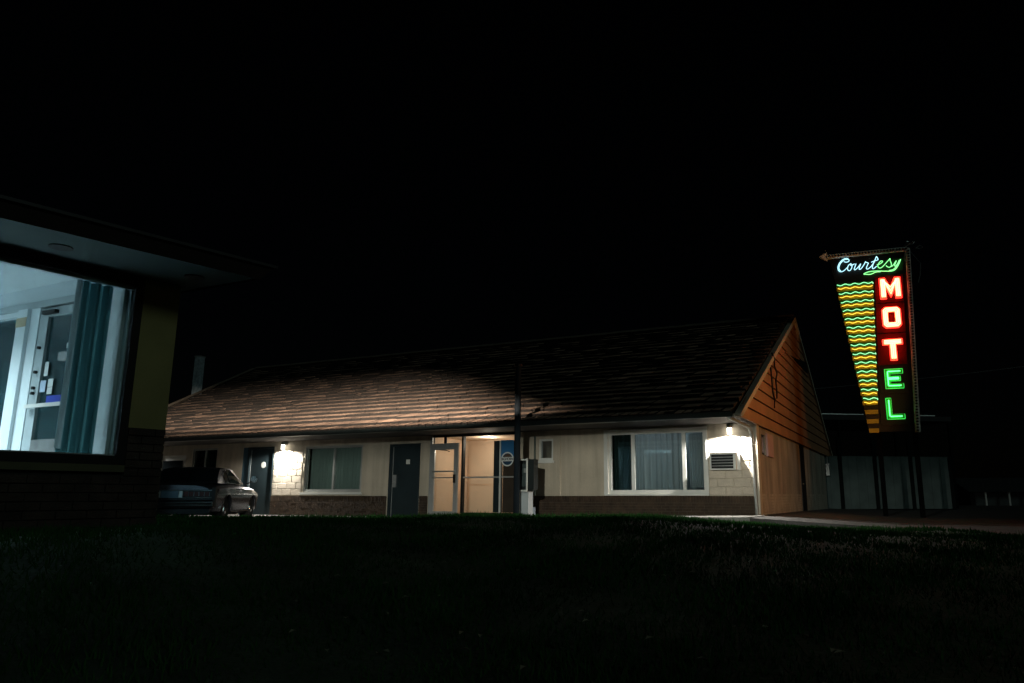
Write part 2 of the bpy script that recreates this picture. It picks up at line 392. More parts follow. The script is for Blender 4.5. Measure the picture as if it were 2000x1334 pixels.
# soffit, gutter, roof deck
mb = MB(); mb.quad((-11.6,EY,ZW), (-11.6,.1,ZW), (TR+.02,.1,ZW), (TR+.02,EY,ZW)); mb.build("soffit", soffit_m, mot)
gt = MB(); gt.prism([(-11.3,EY+.03,EZ-.07), (-11.3,EY-.06,EZ-.06), (-11.3,EY-.13,EZ+.035), (-11.3,EY-.115,EZ+.04), (-11.3,EY-.03,EZ-.03), (-11.3,EY+.03,EZ+.02)], (TR+11.3,0,0)); gt.build("gutter", gutter_m, mot)
tleft = lambda k: -11.0 - 3.85*k          # rake on the far side leans outwards
SL = math.hypot(RY-EY, RZ-EZ); SV = Vector((0, (RY-EY)/SL, (RZ-EZ)/SL)); SN = Vector((0, -(RZ-EZ)/SL, (RY-EY)/SL))
E0 = Vector((0, EY, EZ+.02))
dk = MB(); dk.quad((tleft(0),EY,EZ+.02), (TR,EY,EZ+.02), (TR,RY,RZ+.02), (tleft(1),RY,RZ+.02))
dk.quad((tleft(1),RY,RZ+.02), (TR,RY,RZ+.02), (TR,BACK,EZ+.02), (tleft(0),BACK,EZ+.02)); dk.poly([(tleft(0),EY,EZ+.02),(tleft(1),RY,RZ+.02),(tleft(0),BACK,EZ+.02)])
dk.build("roof_deck", gap_shade_m, mot)
EXP = .44; tiles = []
for k in range(25):
    s0 = k*EXP - .05; s1 = min(s0 + EXP + .06, SL+.02)
    if s1-s0 < .15: continue
    t = tleft(max(s0,0)/SL) + random.uniform(0, .2)
    if k == 0: w_list = [.155, .17, .18]
    else: w_list = [.24, .30, .36, .44, .60]
    run, js = 0, 0.
    while t < TR-.05:
        if run <= 0: run = random.randint(1, 6); js = random.uniform(-.05, .05) if random.random() < .55 else 0.
        run -= 1
        w_ = min(random.choice(w_list), TR-t)
        tiles.append((t, w_, s0+(js if k else 0.)+random.uniform(-.012,.012), s1, k)); t += w_ + (.040 if k == 0 else .030)
tiles.sort(key=lambda q: math.hypot((q[0]-.5)/2.2, q[2]))
TH = .088
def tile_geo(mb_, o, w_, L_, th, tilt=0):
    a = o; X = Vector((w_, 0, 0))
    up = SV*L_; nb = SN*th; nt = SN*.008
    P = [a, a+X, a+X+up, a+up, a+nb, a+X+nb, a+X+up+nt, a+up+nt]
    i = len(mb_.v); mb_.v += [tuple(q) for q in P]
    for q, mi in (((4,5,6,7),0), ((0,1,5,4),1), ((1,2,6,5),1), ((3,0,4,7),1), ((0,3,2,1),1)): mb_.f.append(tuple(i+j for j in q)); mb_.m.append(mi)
tcache = {}; rest = MB(); cnt = 0
for (t, w_, s0, s1, k) in tiles:
    th = TH*random.uniform(.65, 1.35)
    if cnt < 300 and w_ in (.155,.17,.18,.24,.30,.36,.44,.60):
        s0 = s1 - round((s1-s0)/.02)*.02; key = (w_, round(s1-s0, 2))
        if key not in tcache:
            m_ = MB(); tile_geo(m_, Vector((0,0,0)), w_, s1-s0, TH); tcache[key] = m_.mesh("shingle", [tile_m, gap_shade_m])
        o = link("shingle", tcache[key], mot); o.location = E0 + Vector((t,0,0)) + SV*s0 + SN*random.uniform(0,.008); cnt += 1
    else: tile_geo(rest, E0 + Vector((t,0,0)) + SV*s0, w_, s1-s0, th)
rest.build("shingles", [tile_m, gap_shade_m], mot, kind="stuff")
# ridge and rake caps
capm = MB(); capm.prism([(0,-.16,-.03), (0,-.02,.075), (0,.02,.075), (0,.16,-.03), (0,.10,-.03), (0,0,.045), (0,-.10,-.03)], (.43,0,0)); capme = capm.mesh("ridge_cap", cap_m)
t = tleft(1)
while t < TR-.3:
    o = link("ridge_cap", capme, mot); o.location = (t, RY, RZ+.075+random.uniform(0,.01)); t += .425
a = Vector((tleft(0), EY, EZ+.1)); b = Vector((tleft(1), RY, RZ+.1)); L_ = (b-a).length; q = Vector((1,0,0)).rotation_difference((b-a).normalized())
for i in range(int(L_/.43)):
    o = link("rake_cap", capme, mot); o.rotation_mode = 'QUATERNION'; o.rotation_quaternion = q; o.location = a + (b-a)*(i*.43/L_)
# gable siding, one board at a time
GX = TR+.07
def gy(z): k = (z-EZ)/(RZ-EZ); return EY+.0+(RY-EY)*k, BACK-(BACK-RY)*k
zb = EZ-.03; bh = .305; i = 0
while zb < RZ-.1:
    z1 = min(zb+bh-.028, RZ-.005); ya, yb = gy(max(zb,EZ)); yc, yd = gy(z1)
    m_ = MB(); lo, hi = .034, .006
    P = [(GX-.02,ya,zb), (GX-.02,yb,zb), (GX-.02,yd,z1), (GX-.02,yc,z1), (GX+lo,ya,zb), (GX+lo,yb,zb), (GX+hi,yd,z1), (GX+hi,yc,z1)]
    m_.v = P; m_.f = [(4,5,6,7),(0,1,5,4),(1,2,6,5),(2,3,7,6),(3,0,4,7),(3,2,1,0)]; m_.m = [0]*6
    m_.build("siding_board", siding_m, mot); zb += bh; i += 1
for nm, (y0, y1) in (("rake_board", (EY-.05, RY)), ("rake_board", (BACK+.05, RY))):
    m_ = MB(); z0, z1 = EZ-.03, RZ+.06; dz = .13
    m_.prism([(GX-.05,y0,z0), (GX-.05,y1,z1), (GX-.05,y1,z1-dz*1.25), (GX-.05,y0+(.30 if y1>y0 else -.30),z0)], (.14,0,0)); m_.build(nm, trim_m, mot)
mb = MB(); mb.quad((TR-.02,EY,EZ-.02), (GX+.03,EY,EZ-.02), (GX+.03,BACK,EZ-.02), (TR-.02,BACK,EZ-.02)); mb.build("gable_soffit", soffit_m, mot)
m_ = MB(); m_.poly([(GX-.025,EY+.1,EZ), (GX-.025,BACK-.1,EZ), (GX-.025,RY,RZ-.05)]); m_.build("gable_gap_shade", dark_m, mot)  # black sheet behind the board gaps stands in for their shadow lines
# louvre under the peak
lv = MB(); lv.prism([(GX+.036,5.9,4.98), (GX+.036,10.5,5.06), (GX+.036,10.1,5.42), (GX+.036,7.6,5.14)], (.02,0,0)); lv.build("gable_vent", dark_m, mot)
lv = MB(); lv.box(GX+.036, GX+.07, 5.2, 10.6, 4.93, 4.965); lv.build("vent_ledge", siding_m, mot)
# ---------------- windows of the motel
def window(q, fr_m, bars=(), fw=.055, y=.07, sill=False, gl=roomglass):
    t0, t1, z0, z1 = q
    f = MB(); f.box(t0, t1, y-.05, y+.05, z0, z0+fw*1.3); f.box(t0, t1, y-.05, y+.05, z1-fw, z1)
    f.box(t0, t0+fw, y-.05, y+.05, z0+fw*1.3, z1-fw); f.box(t1-fw, t1, y-.05, y+.05, z0+fw*1.3, z1-fw)
    w_ = f.build("window", fr_m, mot)
    edges = [t0+fw] + [c for b in bars for c in b] + [t1-fw]
    for b in bars: MB().box(b[0], b[1], y-.035, y+.04, z0+fw*1.3, z1-fw).build("mullion", fr_m, w_)
    for i in range(0, len(edges), 2):
        MB().box(edges[i], edges[i+1], y+.005, y+.011, z0+fw*1.3, z1-fw).build("pane", gl, w_)
    if sill: MB().box(t0-.05, t1+.05, -.10, .02, z0-.06, z0-.002).build("sill", fr_m, w_)
    return w_
greyal = M("grey_aluminium", (.34, .36, .35), .4, metal=.45, var=.1)
window(wins["w0"], greyal, [(-8.47,-8.43)])
window(wins["w1"], greyal, [(-2.79,-2.73)], fw=.07, sill=False)
w1s = MB().box(-3.98,-1.56,-.06,.02,.60+.055,.718).build("window_ledge", white_m, mot)
window(wins["w2"], white_m, [(7.00,7.09), (8.33,8.42)], fw=.075)
MB().box(6.30,9.0,-.075,.02,.60+.02,.658).build("window_ledge", white_m, mot)
bx("window_casing", white_m, mot, 6.27, 6.378, -.03, .03, .66, 2.28); bx("window_casing", white_m, mot, 8.942, 8.99, -.03, .03, .66, 2.28); bx("window_casing", white_m, mot, 6.378, 8.942, -.03, .03, 2.232, 2.28)
window(wins["ws"], white_m, [], fw=.05)
bx("window_ledge", white_m, mot, 4.34, 4.84, -.05, .0, 1.47, 1.538)
# ---------------- doors of the motel
def guest_door(q, plate=None, lock=True, jb=door_m):
    t0, t1, z0, z1 = q
    f = MB(); f.box(t0, t0+.09, -.012, .12, -.05, z1); f.box(t1-.05, t1, -.012, .12, -.05, z1); f.box(t0+.09, t1-.05, -.012, .12, z1-.06, z1)
    d = bx("door", door_m, mot, t0+.09, t1-.05, .06, .11, -.02, z1-.06)
    f.build("frame", jb, d)
    bx("edge_strip", alum, d, t0+.092, t0+.104, .052, .059, .0, z1-.09)
    if lock:
        lk = MB(); lk.box(t0+.13, t0+.23, .02, .059, .86, 1.22); lk.lathe([(0,0),(.03,0),(.03,.05),(0,.05)], 'y', 12, (t0+.18,-.03,1.0))
        lk.box(t0+.17, t0+.29, -.035, -.015, .985, 1.015); lk.build("lock", alum, d)
    if plate: bx("number_plate", white_m, d, *plate)
    return d
guest_door(doors["d2"], (.0-.03, .10, .052, .059, 1.53, 1.66))
d1 = guest_door((-6.40,-5.24,-.1,2.18), None, lock=False)
MB().lathe([(0,0),(.10,0),(.10,.008),(0,.008)], 'y', 16, (-5.73,.05,1.60)).build("number_plate", white_m, d1)
bx("door_sidelight", bluejamb, mot, -6.62, -6.402, .0, .1, -.02, 2.18)
d0 = bx("door", white_m, mot, -10.75, -9.35, .05, .1, -.02, 2.0); 
MB().box(-10.55,-9.55,.035,.049,.3,1.82).build("pane", M("black_glass",(.01,.014,.016),.08,var=0), d0)
# dark backing so that the rooms read unlit
# ---------------- lobby (lit vestibule)
vb = MB()
x0, x1, yb, zc = .80, 3.84, 2.1, 2.31
vb.quad((x0,yb,-.02), (x1,yb,-.02), (x1,yb,zc), (x0,yb,zc)); vb.quad((x0,.221,-.02), (x0,yb,-.02), (x0,yb,zc), (x0,.221,zc)); vb.quad((x1,yb,-.02), (x1,.221,-.02), (x1,.221,zc), (x1,yb,zc))
vb.quad((x0,.221,zc), (x0,yb,zc), (x1,yb,zc), (x1,.221,zc)); vb.build("lobby_wall", peach, mot)
mb = MB(); mb.quad((x0,.0,.035), (x1,.0,.035), (x1,yb,.035), (x0,yb,.035)); mb.build("lobby_floor", concrete, mot)
pn = bx("inner_door", brown_in, mot, 3.20, 3.71, .13, .17, .17, 2.10)
bx("inner_jamb", jamb_m, mot, 2.90, 3.15, .13, .20, .17, 2.12)
lc = MB().lathe([(0,0),(.10,0),(.10,-.006),(0,-.006)], 'z', 16, (2.2,1.3,2.309)).build("ceiling_lamp", emit("warm_lamp", (1,.82,.62), 1.0), mot, 40)
light("lobby_light", 'POINT', (2.2,1.0,2.12), 36, (1,.86,.69), mot, shadow_soft_size=.12)
# storefront frame
sf = MB(); sf.box(.86,.93,-.02,.1,-.05,2.32); sf.box(1.93,1.99,-.02,.1,-.05,2.32); sf.box(3.72,3.78,-.02,.1,-.05,2.32); sf.box(.93,1.93,-.02,.1,2.27,2.32); sf.box(1.99,3.72,-.02,.1,2.27,2.32); sf.box(1.99,3.72,-.02,.1,.03,.16)
fr = sf.build("storefront_frame", dark_m, mot)
bx("post", alum, fr, .87, .955, -.05, -.021, .03, 2.31)
bx("pane", clear, fr, 1.99, 3.72, .04, .046, .16, 2.27)
bx("rail", alum, fr, 1.99, 3.72, -.005, .03, 1.10, 1.14)
bx("mullion", white_m, fr, 3.16, 3.20, -.01, .035, .16, 2.12)
bx("pane", clear, fr, .93, 1.93, .04, .046, 2.08, 2.27)
bx("transom_bar", dark_m, fr, 1.32, 1.40, -.01, .03, 2.07, 2.27)
bx("threshold", concrete, mot, .86, 3.78, -.16, .0, -.05, .05)
# aluminium glass door standing a little open, hinged on the left post
m_ = MB(); wD, hD = 1.0, 2.03
m_.box(0,.13,0,.045,0,hD); m_.box(wD-.15,wD,0,.045,0,hD); m_.box(.13,wD-.15,0,.045,hD-.18,hD); m_.box(.13,wD-.15,0,.045,0,.14)
ad = m_.build("glass_door", alum, mot); ad.location = (.945,-.085,.05); ad.rotation_euler = (0,0,R(-7))
bx("pane", clear, ad, .13, wD-.15, .018, .024, .14, hD-.18)
bx("push_bar", greyal, ad, .10, wD-.10, -.05, -.02, 1.22, 1.26); bx("push_bar", greyal, ad, .10, wD-.10, -.05, -.02, 1.05, 1.08)
bx("handle", dark_m, ad, wD-.10, wD-.05, -.075, -.03, .92, 1.15)
MB().tube([(.2,.06,1.86),(.45,.14,1.84),(.62,.08,1.80)], .012, 6).build("closer_arm", dark_m, ad)

# ------------------------------------------------------------------ things on and at the motel
def curtain(name, label, t0, t1, z0, z1, y, mat, waves, amp=.035, seed=0):
    rr = random.Random(seed); N = int(waves*10); m_ = MB(); pr = []
    ph = 0
    for i in range(N+1):
        ph += (2*math.pi/10)*rr.uniform(.6, 1.4); pr.append((t0+(t1-t0)*i/N, y+amp*math.sin(ph)+amp*.4*math.sin(ph*.37)))
    for a, b in zip(pr[:-1], pr[1:]):
        m_.quad((a[0],a[1],z0), (b[0],b[1],z0), (b[0],b[1],z1), (a[0],a[1],z1))
    o = m_.build(name, mat, None, 60); o.location = W(0,0,0); o.rotation_euler = (0,0,MA); tag(o, label, "curtain"); return o
teal_c = cloth("teal_curtain", (.40,.45,.41), .2); blue_c = cloth("blue_grey_curtain", (.56,.58,.60), .45); dark_c = cloth("dark_curtain", (.030,.048,.045), .1)
curtain("curtain", "grey-green pleated curtain in the two-pane window right of the lamp near the car", -3.84, -1.70, .78, 2.09, .2, teal_c, 17, seed=1)
curtain("curtain", "blue-grey pleated curtain filling the middle pane of the large white window", 7.05, 8.36, .74, 2.17, .2, blue_c, 8, seed=2)
curtain("curtain", "pale curtain in the narrow right-hand pane of the large white window", 8.46, 8.86, .82, 2.12, .21, blue_c, 6, seed=3)
curtain("curtain", "black-green curtain in the narrow left-hand pane of the large white window", 6.46, 7.00, .74, 2.17, .2, dark_c, 5, seed=4)
curtain("curtain", "dark curtain behind the far window above the parked car roof", -9.0, -7.87, .86, 2.14, .2, dark_c, 9, seed=5)
mb = MB(); mb.quad((6.3,1.6,.3), (9.0,1.6,.3), (9.0,1.6,2.3), (6.3,1.6,2.3)); mb.build("room_wall", in_grey, mot)
light("curtain_glow_fill", 'POINT', (7.5,1.45,2.15), 17, (.84,.93,1.0), mot, shadow_soft_size=.3)  # added light behind the curtains, gives them their bluish glow

def wall_lamp(t, label, power):
    l = thing("wall_lamp", label, "lamp", W(t,0,2.12), MA, "cylinder lamps on the motel wall")
    m_ = MB(); m_.lathe([(.0,.20),(.062,.20),(.062,.09),(.0,.09)], 'z', 18, (0,-.16,0)); m_.box(-.04,.04,-.105,-.012,.10,.18); m_.build("cap", greyal, l, 40)
    m_ = MB(); m_.lathe([(0,.09),(.052,.09),(.052,-.05),(.035,-.07),(0,-.075)], 'z', 18, (0,-.16,0)); m_.build("glass_tube", emit("lamp_glass", (1,.94,.82), 9), l, 40)
    light("lamp_light", 'SPOT', (0,-.17,-.085), power, (1,.95,.86), l, (R(3),0,0), spot_size=R(172), spot_blend=.30, shadow_soft_size=.025)
wall_lamp(-4.72, "lit cylinder wall lamp beside the dark door behind the car", 480)
wall_lamp(9.57, "lit cylinder wall lamp above the air conditioner near the gable corner", 580)
wall_lamp(-11.7, "assumed lit cylinder wall lamp, added unseen at the far end of the motel front", 300)  # assumed third lamp, added out of view behind the office to light the far wall
# air conditioner
ac = thing("air_conditioner", "white window air conditioner with dark grille under the bright wall lamp", "air conditioner", W(9.09,0,1.22), MA)
m_ = MB(); m_.box(0,.62,-.26,-.004,0,.03); m_.box(0,.62,-.26,-.004,.36,.39); m_.box(0,.03,-.26,-.004,.03,.36); m_.box(.56,.62,-.26,-.004,.03,.36); m_.build("case", white_m, ac)
bx("core", dark_m, ac, .03, .56, -.23, -.01, .03, .36)
for k in range(4): bx("slat", alum, ac, .03, .56, -.262, -.252, .087+k*.068, .095+k*.068)
bx("side_panel", white_m, ac, .622, .70, -.15, -.004, .0, .36)
# downspout on the corner
ds = MB(); ds.tube([(TR-.09,EY+.02,2.24), (TR-.07,-.30,2.20), (TR-.06,-.09,2.05), (TR-.02,-.085,.12)], .038, 8)
o = ds.build("downspout", greyal, None, 40); o.location = W(0,0,0); o.rotation_euler = (0,0,MA); tag(o, "stained metal downspout on the gable corner beside the lamp", "downspout")
# notice and meter boxes on the gable wall
o = bx("notice_board", M("pink_board", (.42,.28,.27), .7, var=.1), None, TR+.004, TR+.05, 1.45, 2.3, 1.60, 2.18); o.location = W(0,0,0); o.rotation_euler = (0,0,MA)
tag(o, "pinkish rectangular board high on the tan gable wall near the corner", "board")
em = thing("meter_box", "grey electric meter box with conduit at the far end of the gable wall", "meter", W(TR,15.6,1.45), MA)
bx("box", greyal, em, .004, .14, .0, .5, .0, .5); MB().tube([(.05,.25,.48),(.05,.25,.86)], .03, 8).build("conduit", greyal, em, 40)
# loose cable hanging on the gable siding
cb = MB()
cb.tube([(GX+.07,2.35,4.42),(GX+.09,2.6,4.3),(GX+.08,2.6,4.1),(GX+.10,2.85,3.95),(GX+.085,2.65,3.7),(GX+.08,2.75,3.45),(GX+.1,2.6,3.22),(GX+.1,2.2,3.12),(GX+.1,1.95,3.3),(GX+.085,2.0,3.7),(GX+.08,1.95,3.98)], .024, 6)
cb.tube([(GX+.09,2.25,3.14),(GX+.08,2.2,2.9)], .018, 6)
o = cb.build("hanging_cable", dark_m, None, 60); o.location = W(0,0,0); o.rotation_euler = (0,0,MA); tag(o, "black cable looped down the orange gable siding", "cable")
# dark pole and payphone in front of the lobby
pole_y = -2.55
po = thing("steel_pole", "tall dark steel pole standing in front of the motel lobby", "pole", W(5.10,pole_y,0), MA)
MB().tube([(0,0,-.1),(0,0,3.68)], .075, 14).build("shaft", M("navy_pole", (.010,.015,.020), .85, var=.2, spec=.1), po, 40)
MB().lathe([(.1,3.66),(.1,3.70),(.04,3.74),(0,3.74)], 'z', 14).build("cap", dark_m, po, 40)
bx("base_plate", dark_m, po, -.15, .15, -.15, .15, .0, .09)
ph = thing("payphone", "dark hooded payphone on a pale pedestal behind the steel pole", "payphone", W(5.03,-2.0,zt(5)), MA)
bx("pedestal", M("pale_pedestal", (.40,.44,.46), .5, var=.1), ph, -.06, .16, -.14, .10, .0, .62)
hd = MB(); hd.box(-.10,.20,.02,.10,.66,1.38); hd.box(-.10,-.07,-.26,.02,.66,1.38); hd.box(.17,.33,-.20,.02,.66,1.37); hd.box(-.07,.17,-.26,.02,1.35,1.38); hd.box(-.10,.20,-.22,.10,.62,.66); hd.build("hood", M("dark_teal_hood", (.010,.016,.016), .5), ph)
bx("phone_body", M("phone_grey", (.045,.065,.065), .4, var=.1), ph, -.05, .14, -.08, .018, .74, 1.26)
bx("coin_panel", greyal, ph, .0, .1, -.09, -.081, 1.06, 1.16)
MB().tube([(-.03,-.12,1.2),(-.04,-.15,1.1),(-.03,-.12,.98)], .018, 6).build("handset", dark_m, ph, 60)
bx("edge_trim", white_m, ph, .166, .204, -.275, -.261, .62, 1.39); bx("top_trim", white_m, ph, -.10, .165, -.275, -.261, 1.34, 1.37); bx("shelf_trim", white_m, ph, -.11, .18, -.29, -.222, .615, .655)
o = MB().box(0,.19,-.12,.12,0,.24).build("utility_box", M("pale_blue_box", (.34,.40,.46), .6, var=.15), None); o.location = W(4.16,-.25,zt(4)); o.rotation_euler = (0,0,MA)
tag(o, "small pale blue utility box at the foot of the brick wall by the payphone", "box")
dp = MB(); dp.tube([(4.28,-.05,.62),(4.28,-.05,2.2)], .03, 8); o = dp.build("drain_pipe", M("green_pipe", (.05,.07,.055), .5), None, 40); o.location = W(0,0,0); o.rotation_euler = (0,0,MA); tag(o, "thin green pipe on the wall left of the small square window", "pipe")
# poster in the lobby glass
pst = thing("window_poster", "blue poster with round white ringed emblem in the lobby window", "poster", W(3.21,-.012,1.40), MA)
bx("sheet", M("poster_blue", (.03,.16,.36), .5, var=.08), pst, .0, .40, -.004, .0, .22, .72)
def disc(name, r0, r1, y, mat, parent, cx=.21, cz=.20, a0=0, a1=360, n=36):
    m_ = MB()
    for i in range(n):
        A_, B_ = R(a0+(a1-a0)*i/n), R(a0+(a1-a0)*(i+1)/n); P = []
        for r_, t_ in ((r0,A_),(r1,A_),(r1,B_),(r0,B_)): P.append((cx+r_*math.cos(t_), y, cz+r_*math.sin(t_)))
        m_.quad(*P)
    return m_.build(name, mat, parent)
paper = M("paper_white", (.66,.70,.70), .6, var=.05)
disc("emblem_back", 0, .19, -.006, M("emblem_navy", (.012,.045,.09), .5), pst)
disc("emblem_ring", .16, .195, -.009, paper, pst)
bx("emblem_band", paper, pst, .015, .405, -.012, -.0095, .145, .255)
m_ = MB(); m_.poly([(.08,-.010,.26),(.34,-.010,.26),(.30,-.010,.31),(.24,-.010,.345),(.19,-.010,.335),(.13,-.010,.30)]); m_.build("emblem_hill", M("emblem_brown", (.09,.05,.03), .6), pst)
def text_mesh(body, size, mat, name, parent, loc, ext=.001, sx=1.):
    cu = bpy.data.curves.new(name, 'FONT'); cu.body = body; cu.size = size; cu.extrude = ext; cu.align_x = 'CENTER'; cu.align_y = 'CENTER'; cu.offset = .003
    to = bpy.data.objects.new(name+"_tmp", cu); COL.objects.link(to); dg = bpy.context.evaluated_depsgraph_get()
    me = bpy.data.meshes.new_from_object(to.evaluated_get(dg)); bpy.data.objects.remove(to); bpy.data.curves.remove(cu)
    me.transform(Matrix.Rotation(R(90), 4, 'X') @ Matrix.Diagonal((sx,1,1,1))); me.materials.clear(); me.materials.append(mat)
    o = link(name, me, parent); o.location = loc; return o
text_mesh("BIGHORN", .10, dark_m, "emblem_lettering", pst, (.21,-.0135,.20), .0008, .84)
# chimney and vent behind the roof
ch = thing("chimney", "tall narrow grey metal chimney rising behind the roof's left end", "chimney", (-17.03,34.0,0), R(-12))
bx("stack", M("weathered_metal", (.26,.33,.37), .6, var=.4, scale=8), ch, -.15, .15, -.15, .15, 0, 6.96); bx("rim", greyal, ch, -.17, .17, -.17, .17, 6.96, 7.02)
vt = thing("roof_vent", "small blue-grey box vent at the left end of the ridge", "vent", W(-14.9,RY+.9,5.9), MA)
m_ = MB(); m_.prism([(-.32,-.25,-.6),(.3,-.25,-.6),(.3,-.25,.62),(-.32,-.25,.82)], (0,.5,0)); m_.build("box", M("blue_grey_vent", (.12,.20,.24), .5, var=.2), vt)

# ------------------------------------------------------------------ office building on the left
off = thing("office_building", "dark motel office with wide eave and large lit window at left", "building", (OP[0], OP[1], 0), OA)
ow = MB(); ow.box(1.32,1.72,0,.34,.2,2.915); ow.build("wall_pier", olive, off)
ow = MB(); ow.box(-5,1.31,.0,.2,.2,.86); ow.box(-5,1.31,.02,.2,2.86,2.915); ow.build("wall", off_mortar, off)
fr = MB(); fr.box(-5,1.318,-.04,.08,2.80,2.86); fr.box(1.235,1.318,-.04,.08,.93,2.80); fr.box(-5,1.235,-.04,.08,.925,1.015); fr.box(-5,1.318,-.035,.019,2.86,2.915); 
wf = fr.build("window", black_frame, off)
bx("inner_frame", M("grey_window_frame", (.45,.55,.55), .5, var=.05), wf, 1.222, 1.234, .03, .19, 1.0, 2.80)
bx("top_bead", alum, wf, -5, 1.234, .0, .05, 2.765, 2.80)
bx("bottom_bead", alum, wf, -5, 1.234, .0, .05, 1.015, 1.03)
bx("pane", offglass, wf, -5, 1.234, .02, .026, 1.03, 2.765)
bx("sill", M("olive_sill", (.10,.095,.05), .7, var=.15), wf, -5, 1.30, -.10, .05, .852, .922)
# wainscot bricks of the office, each its own piece
ob = MB().box(0,.262,0,.03,0,.072).mesh("brick", off_brick); oh = MB().box(0,.125,0,.03,0,.072).mesh("half_brick", off_brick)
rest = MB(); cnt = 0
bx("mortar_bed", off_mortar, off, -5, 1.70, -.028, -.001, .2, .845); bx("mortar_bed", off_mortar, off, 1.322, 1.70, -.0275, -.001, .846, 1.30)
bl = []
for r_ in range(13):
    z0 = .235 + r_*.0835; xa = -5 if z0+.072 < .85 else 1.325
    x = xa - (.135 if r_ % 2 else 0)
    while x < 1.70:
        a_, b_ = max(x, xa), min(x+.262, 1.70)
        if b_-a_ > .05: bl.append((a_, b_, z0))
        x += .274
bl.sort(key=lambda q: -q[0])
for a_, b_, z0 in bl:
    jit = random.uniform(-.006,.004)
    me = ob if abs(b_-a_-.262) < .002 else (oh if abs(b_-a_-.125) < .004 else None)
    if me and cnt < 290: o = link("brick", me, off); o.location = (a_, -.05+jit, z0); cnt += 1
    else: rest.box(a_, b_, -.05+jit, -.022, z0, z0+.072)
rest.build("bricks", off_brick, off, kind="stuff")
# roof: soffit, sloping fascia, top
SF = [(-5.5,-.50), (2.02,-1.04), (.92,6.4), (-5.5,6.4)]
TF = [(-5.5,-.57), (2.13,-1.12), (1.03,6.5), (-5.5,6.5)]
mb = MB(); mb.quad((-5.5,-.50,2.92), (-5.5,.06,2.92), (1.74,.06,2.92), (2.02,-1.04,2.92)); mb.quad((2.02,-1.04,2.92), (1.74,.06,2.92), (.75,6.4,2.92), (.92,6.4,2.92)); mb.build("soffit", off_soffit, off)
mb = MB()
for i in range(4):
    j = (i+1) % 4; a_, b_, c_, d_ = SF[i], SF[j], TF[j], TF[i]
    mb.quad((*a_,2.90), (*b_,2.90), (*c_,3.05), (*d_,3.05))
mb.build("fascia", fascia_m, off)
mb = MB(); mb.poly([(x,y,3.05) for x,y in TF]); mb.build("roof", fascia_m, off)
mb = MB()
for i in range(2):
    a_, b_ = TF[i], TF[i+1]; a2, b2 = (a_[0],a_[1]-.03), (b_[0]+.02,b_[1]-.03)
    mb.quad((*a2,3.035), (*b2,3.035), (*b2,3.065), (*a2,3.065)); mb.quad((*a2,3.065), (*b2,3.065), (*b_,3.065), (*a_,3.065))
mb.build("drip_edge", M("drip_dark", (.03,.03,.03), .5), off)
for x, y in ((.35,-.40), (1.60,-.49)):
    m_ = MB(); m_.lathe([(.10,2.908),(.10,2.919),(.0,2.919)], 'z', 20, (x,y,0)); m_.build("recessed_light", M("can_black", (.006,.005,.005), .6), off, 40)
# interior: floor, ceiling, far walls, glazed end wall with the entry door
mb = MB(); mb.quad((-5,.2,.36), (1.3,.2,.36), (1.0,4.2,.36), (-5,4.2,.36)); mb.build("floor", in_grey, off)
mb = MB(); mb.quad((-5,.08,3.01), (-5,4.2,3.01), (1.4,4.2,3.01), (1.4,.08,3.01)); mb.build("ceiling", in_white, off)
mb = MB(); mb.quad((-5,4.2,.36), (1.4,4.2,.36), (1.4,4.2,3.01), (-5,4.2,3.01)); mb.quad((-5,.2,.36), (-5,4.2,.36), (-5,4.2,3.01), (-5,.2,3.01)); mb.quad((1.4,.2,2.92), (-5,.2,2.92), (-5,.2,3.01), (1.4,.2,3.01)); mb.build("inner_wall", in_white, off)
# local frame of the end wall: origin on the wall, v runs away from the window
EWO = Vector((.956,1.664,0)); EWA = math.atan2(.989,-.148)
def ew_box(name, mat, v0, v1, z0, z1, th0=0., th1=.12, parent=None):
    m_ = MB().box(v0, v1, -th1, -th0, z0, z1)
    me = m_.mesh(name, mat); me.transform(Matrix.Translation(EWO) @ Matrix.Rotation(EWA, 4, 'Z')); return link(name, me, parent or off)
hw = ew_box("end_wall", in_white, -1.60, 2.6, 2.82, 3.01)
ew_box("lower_wall", in_white, .28, 2.6, .36, .62); ew_box("wall_return", in_white, -1.57, -.98, .36, 2.82)
ew_box("header", in_grey, -.98, 2.6, 2.74, 2.82, -.03, .14)
ew_box("column", in_white, .08, .27, .36, 2.74, -.06, .14)
ew_box("tape", M("tan_tape", (.42,.36,.24), .7), .075, .275, 2.53, 2.64, -.064, -.0605)
lw = ew_box("side_window", in_grey, .272, 2.6, .62, .70); ew_box("head_rail", in_white, .272, 2.6, 2.68, 2.74, -.02, .1, lw); ew_box("pane", doorglass, .272, 2.6, .70, 2.68, .05, .056, lw)
ed = ew_box("entry_door", in_grey, -.26, -.10, .40, 2.72, -.01, .05); ew_box("frame", in_white, -.098, .078, .36, 2.74, -.02, .1, ed)
ew_box("stile", in_grey, -.97, -.86, .40, 2.72, -.01, .05, ed); ew_box("top_rail", in_grey, -.858, -.262, 2.62, 2.72, -.01, .05, ed); ew_box("kick_panel", M("scuffed_grey", (.16,.17,.17), .6, var=.3, scale=6), -.858, -.262, .40, 1.22, -.01, .05, ed)
ew_box("pane", doorglass, -.858, -.262, 1.22, 2.62, .02, .026, ed); ew_box("push_bar", white_m, -.93, -.14, 1.57, 1.61, -.07, -.04, ed)
ew_box("closer", dark_m, -.45, -.20, 2.64, 2.68, -.06, -.011, ed)
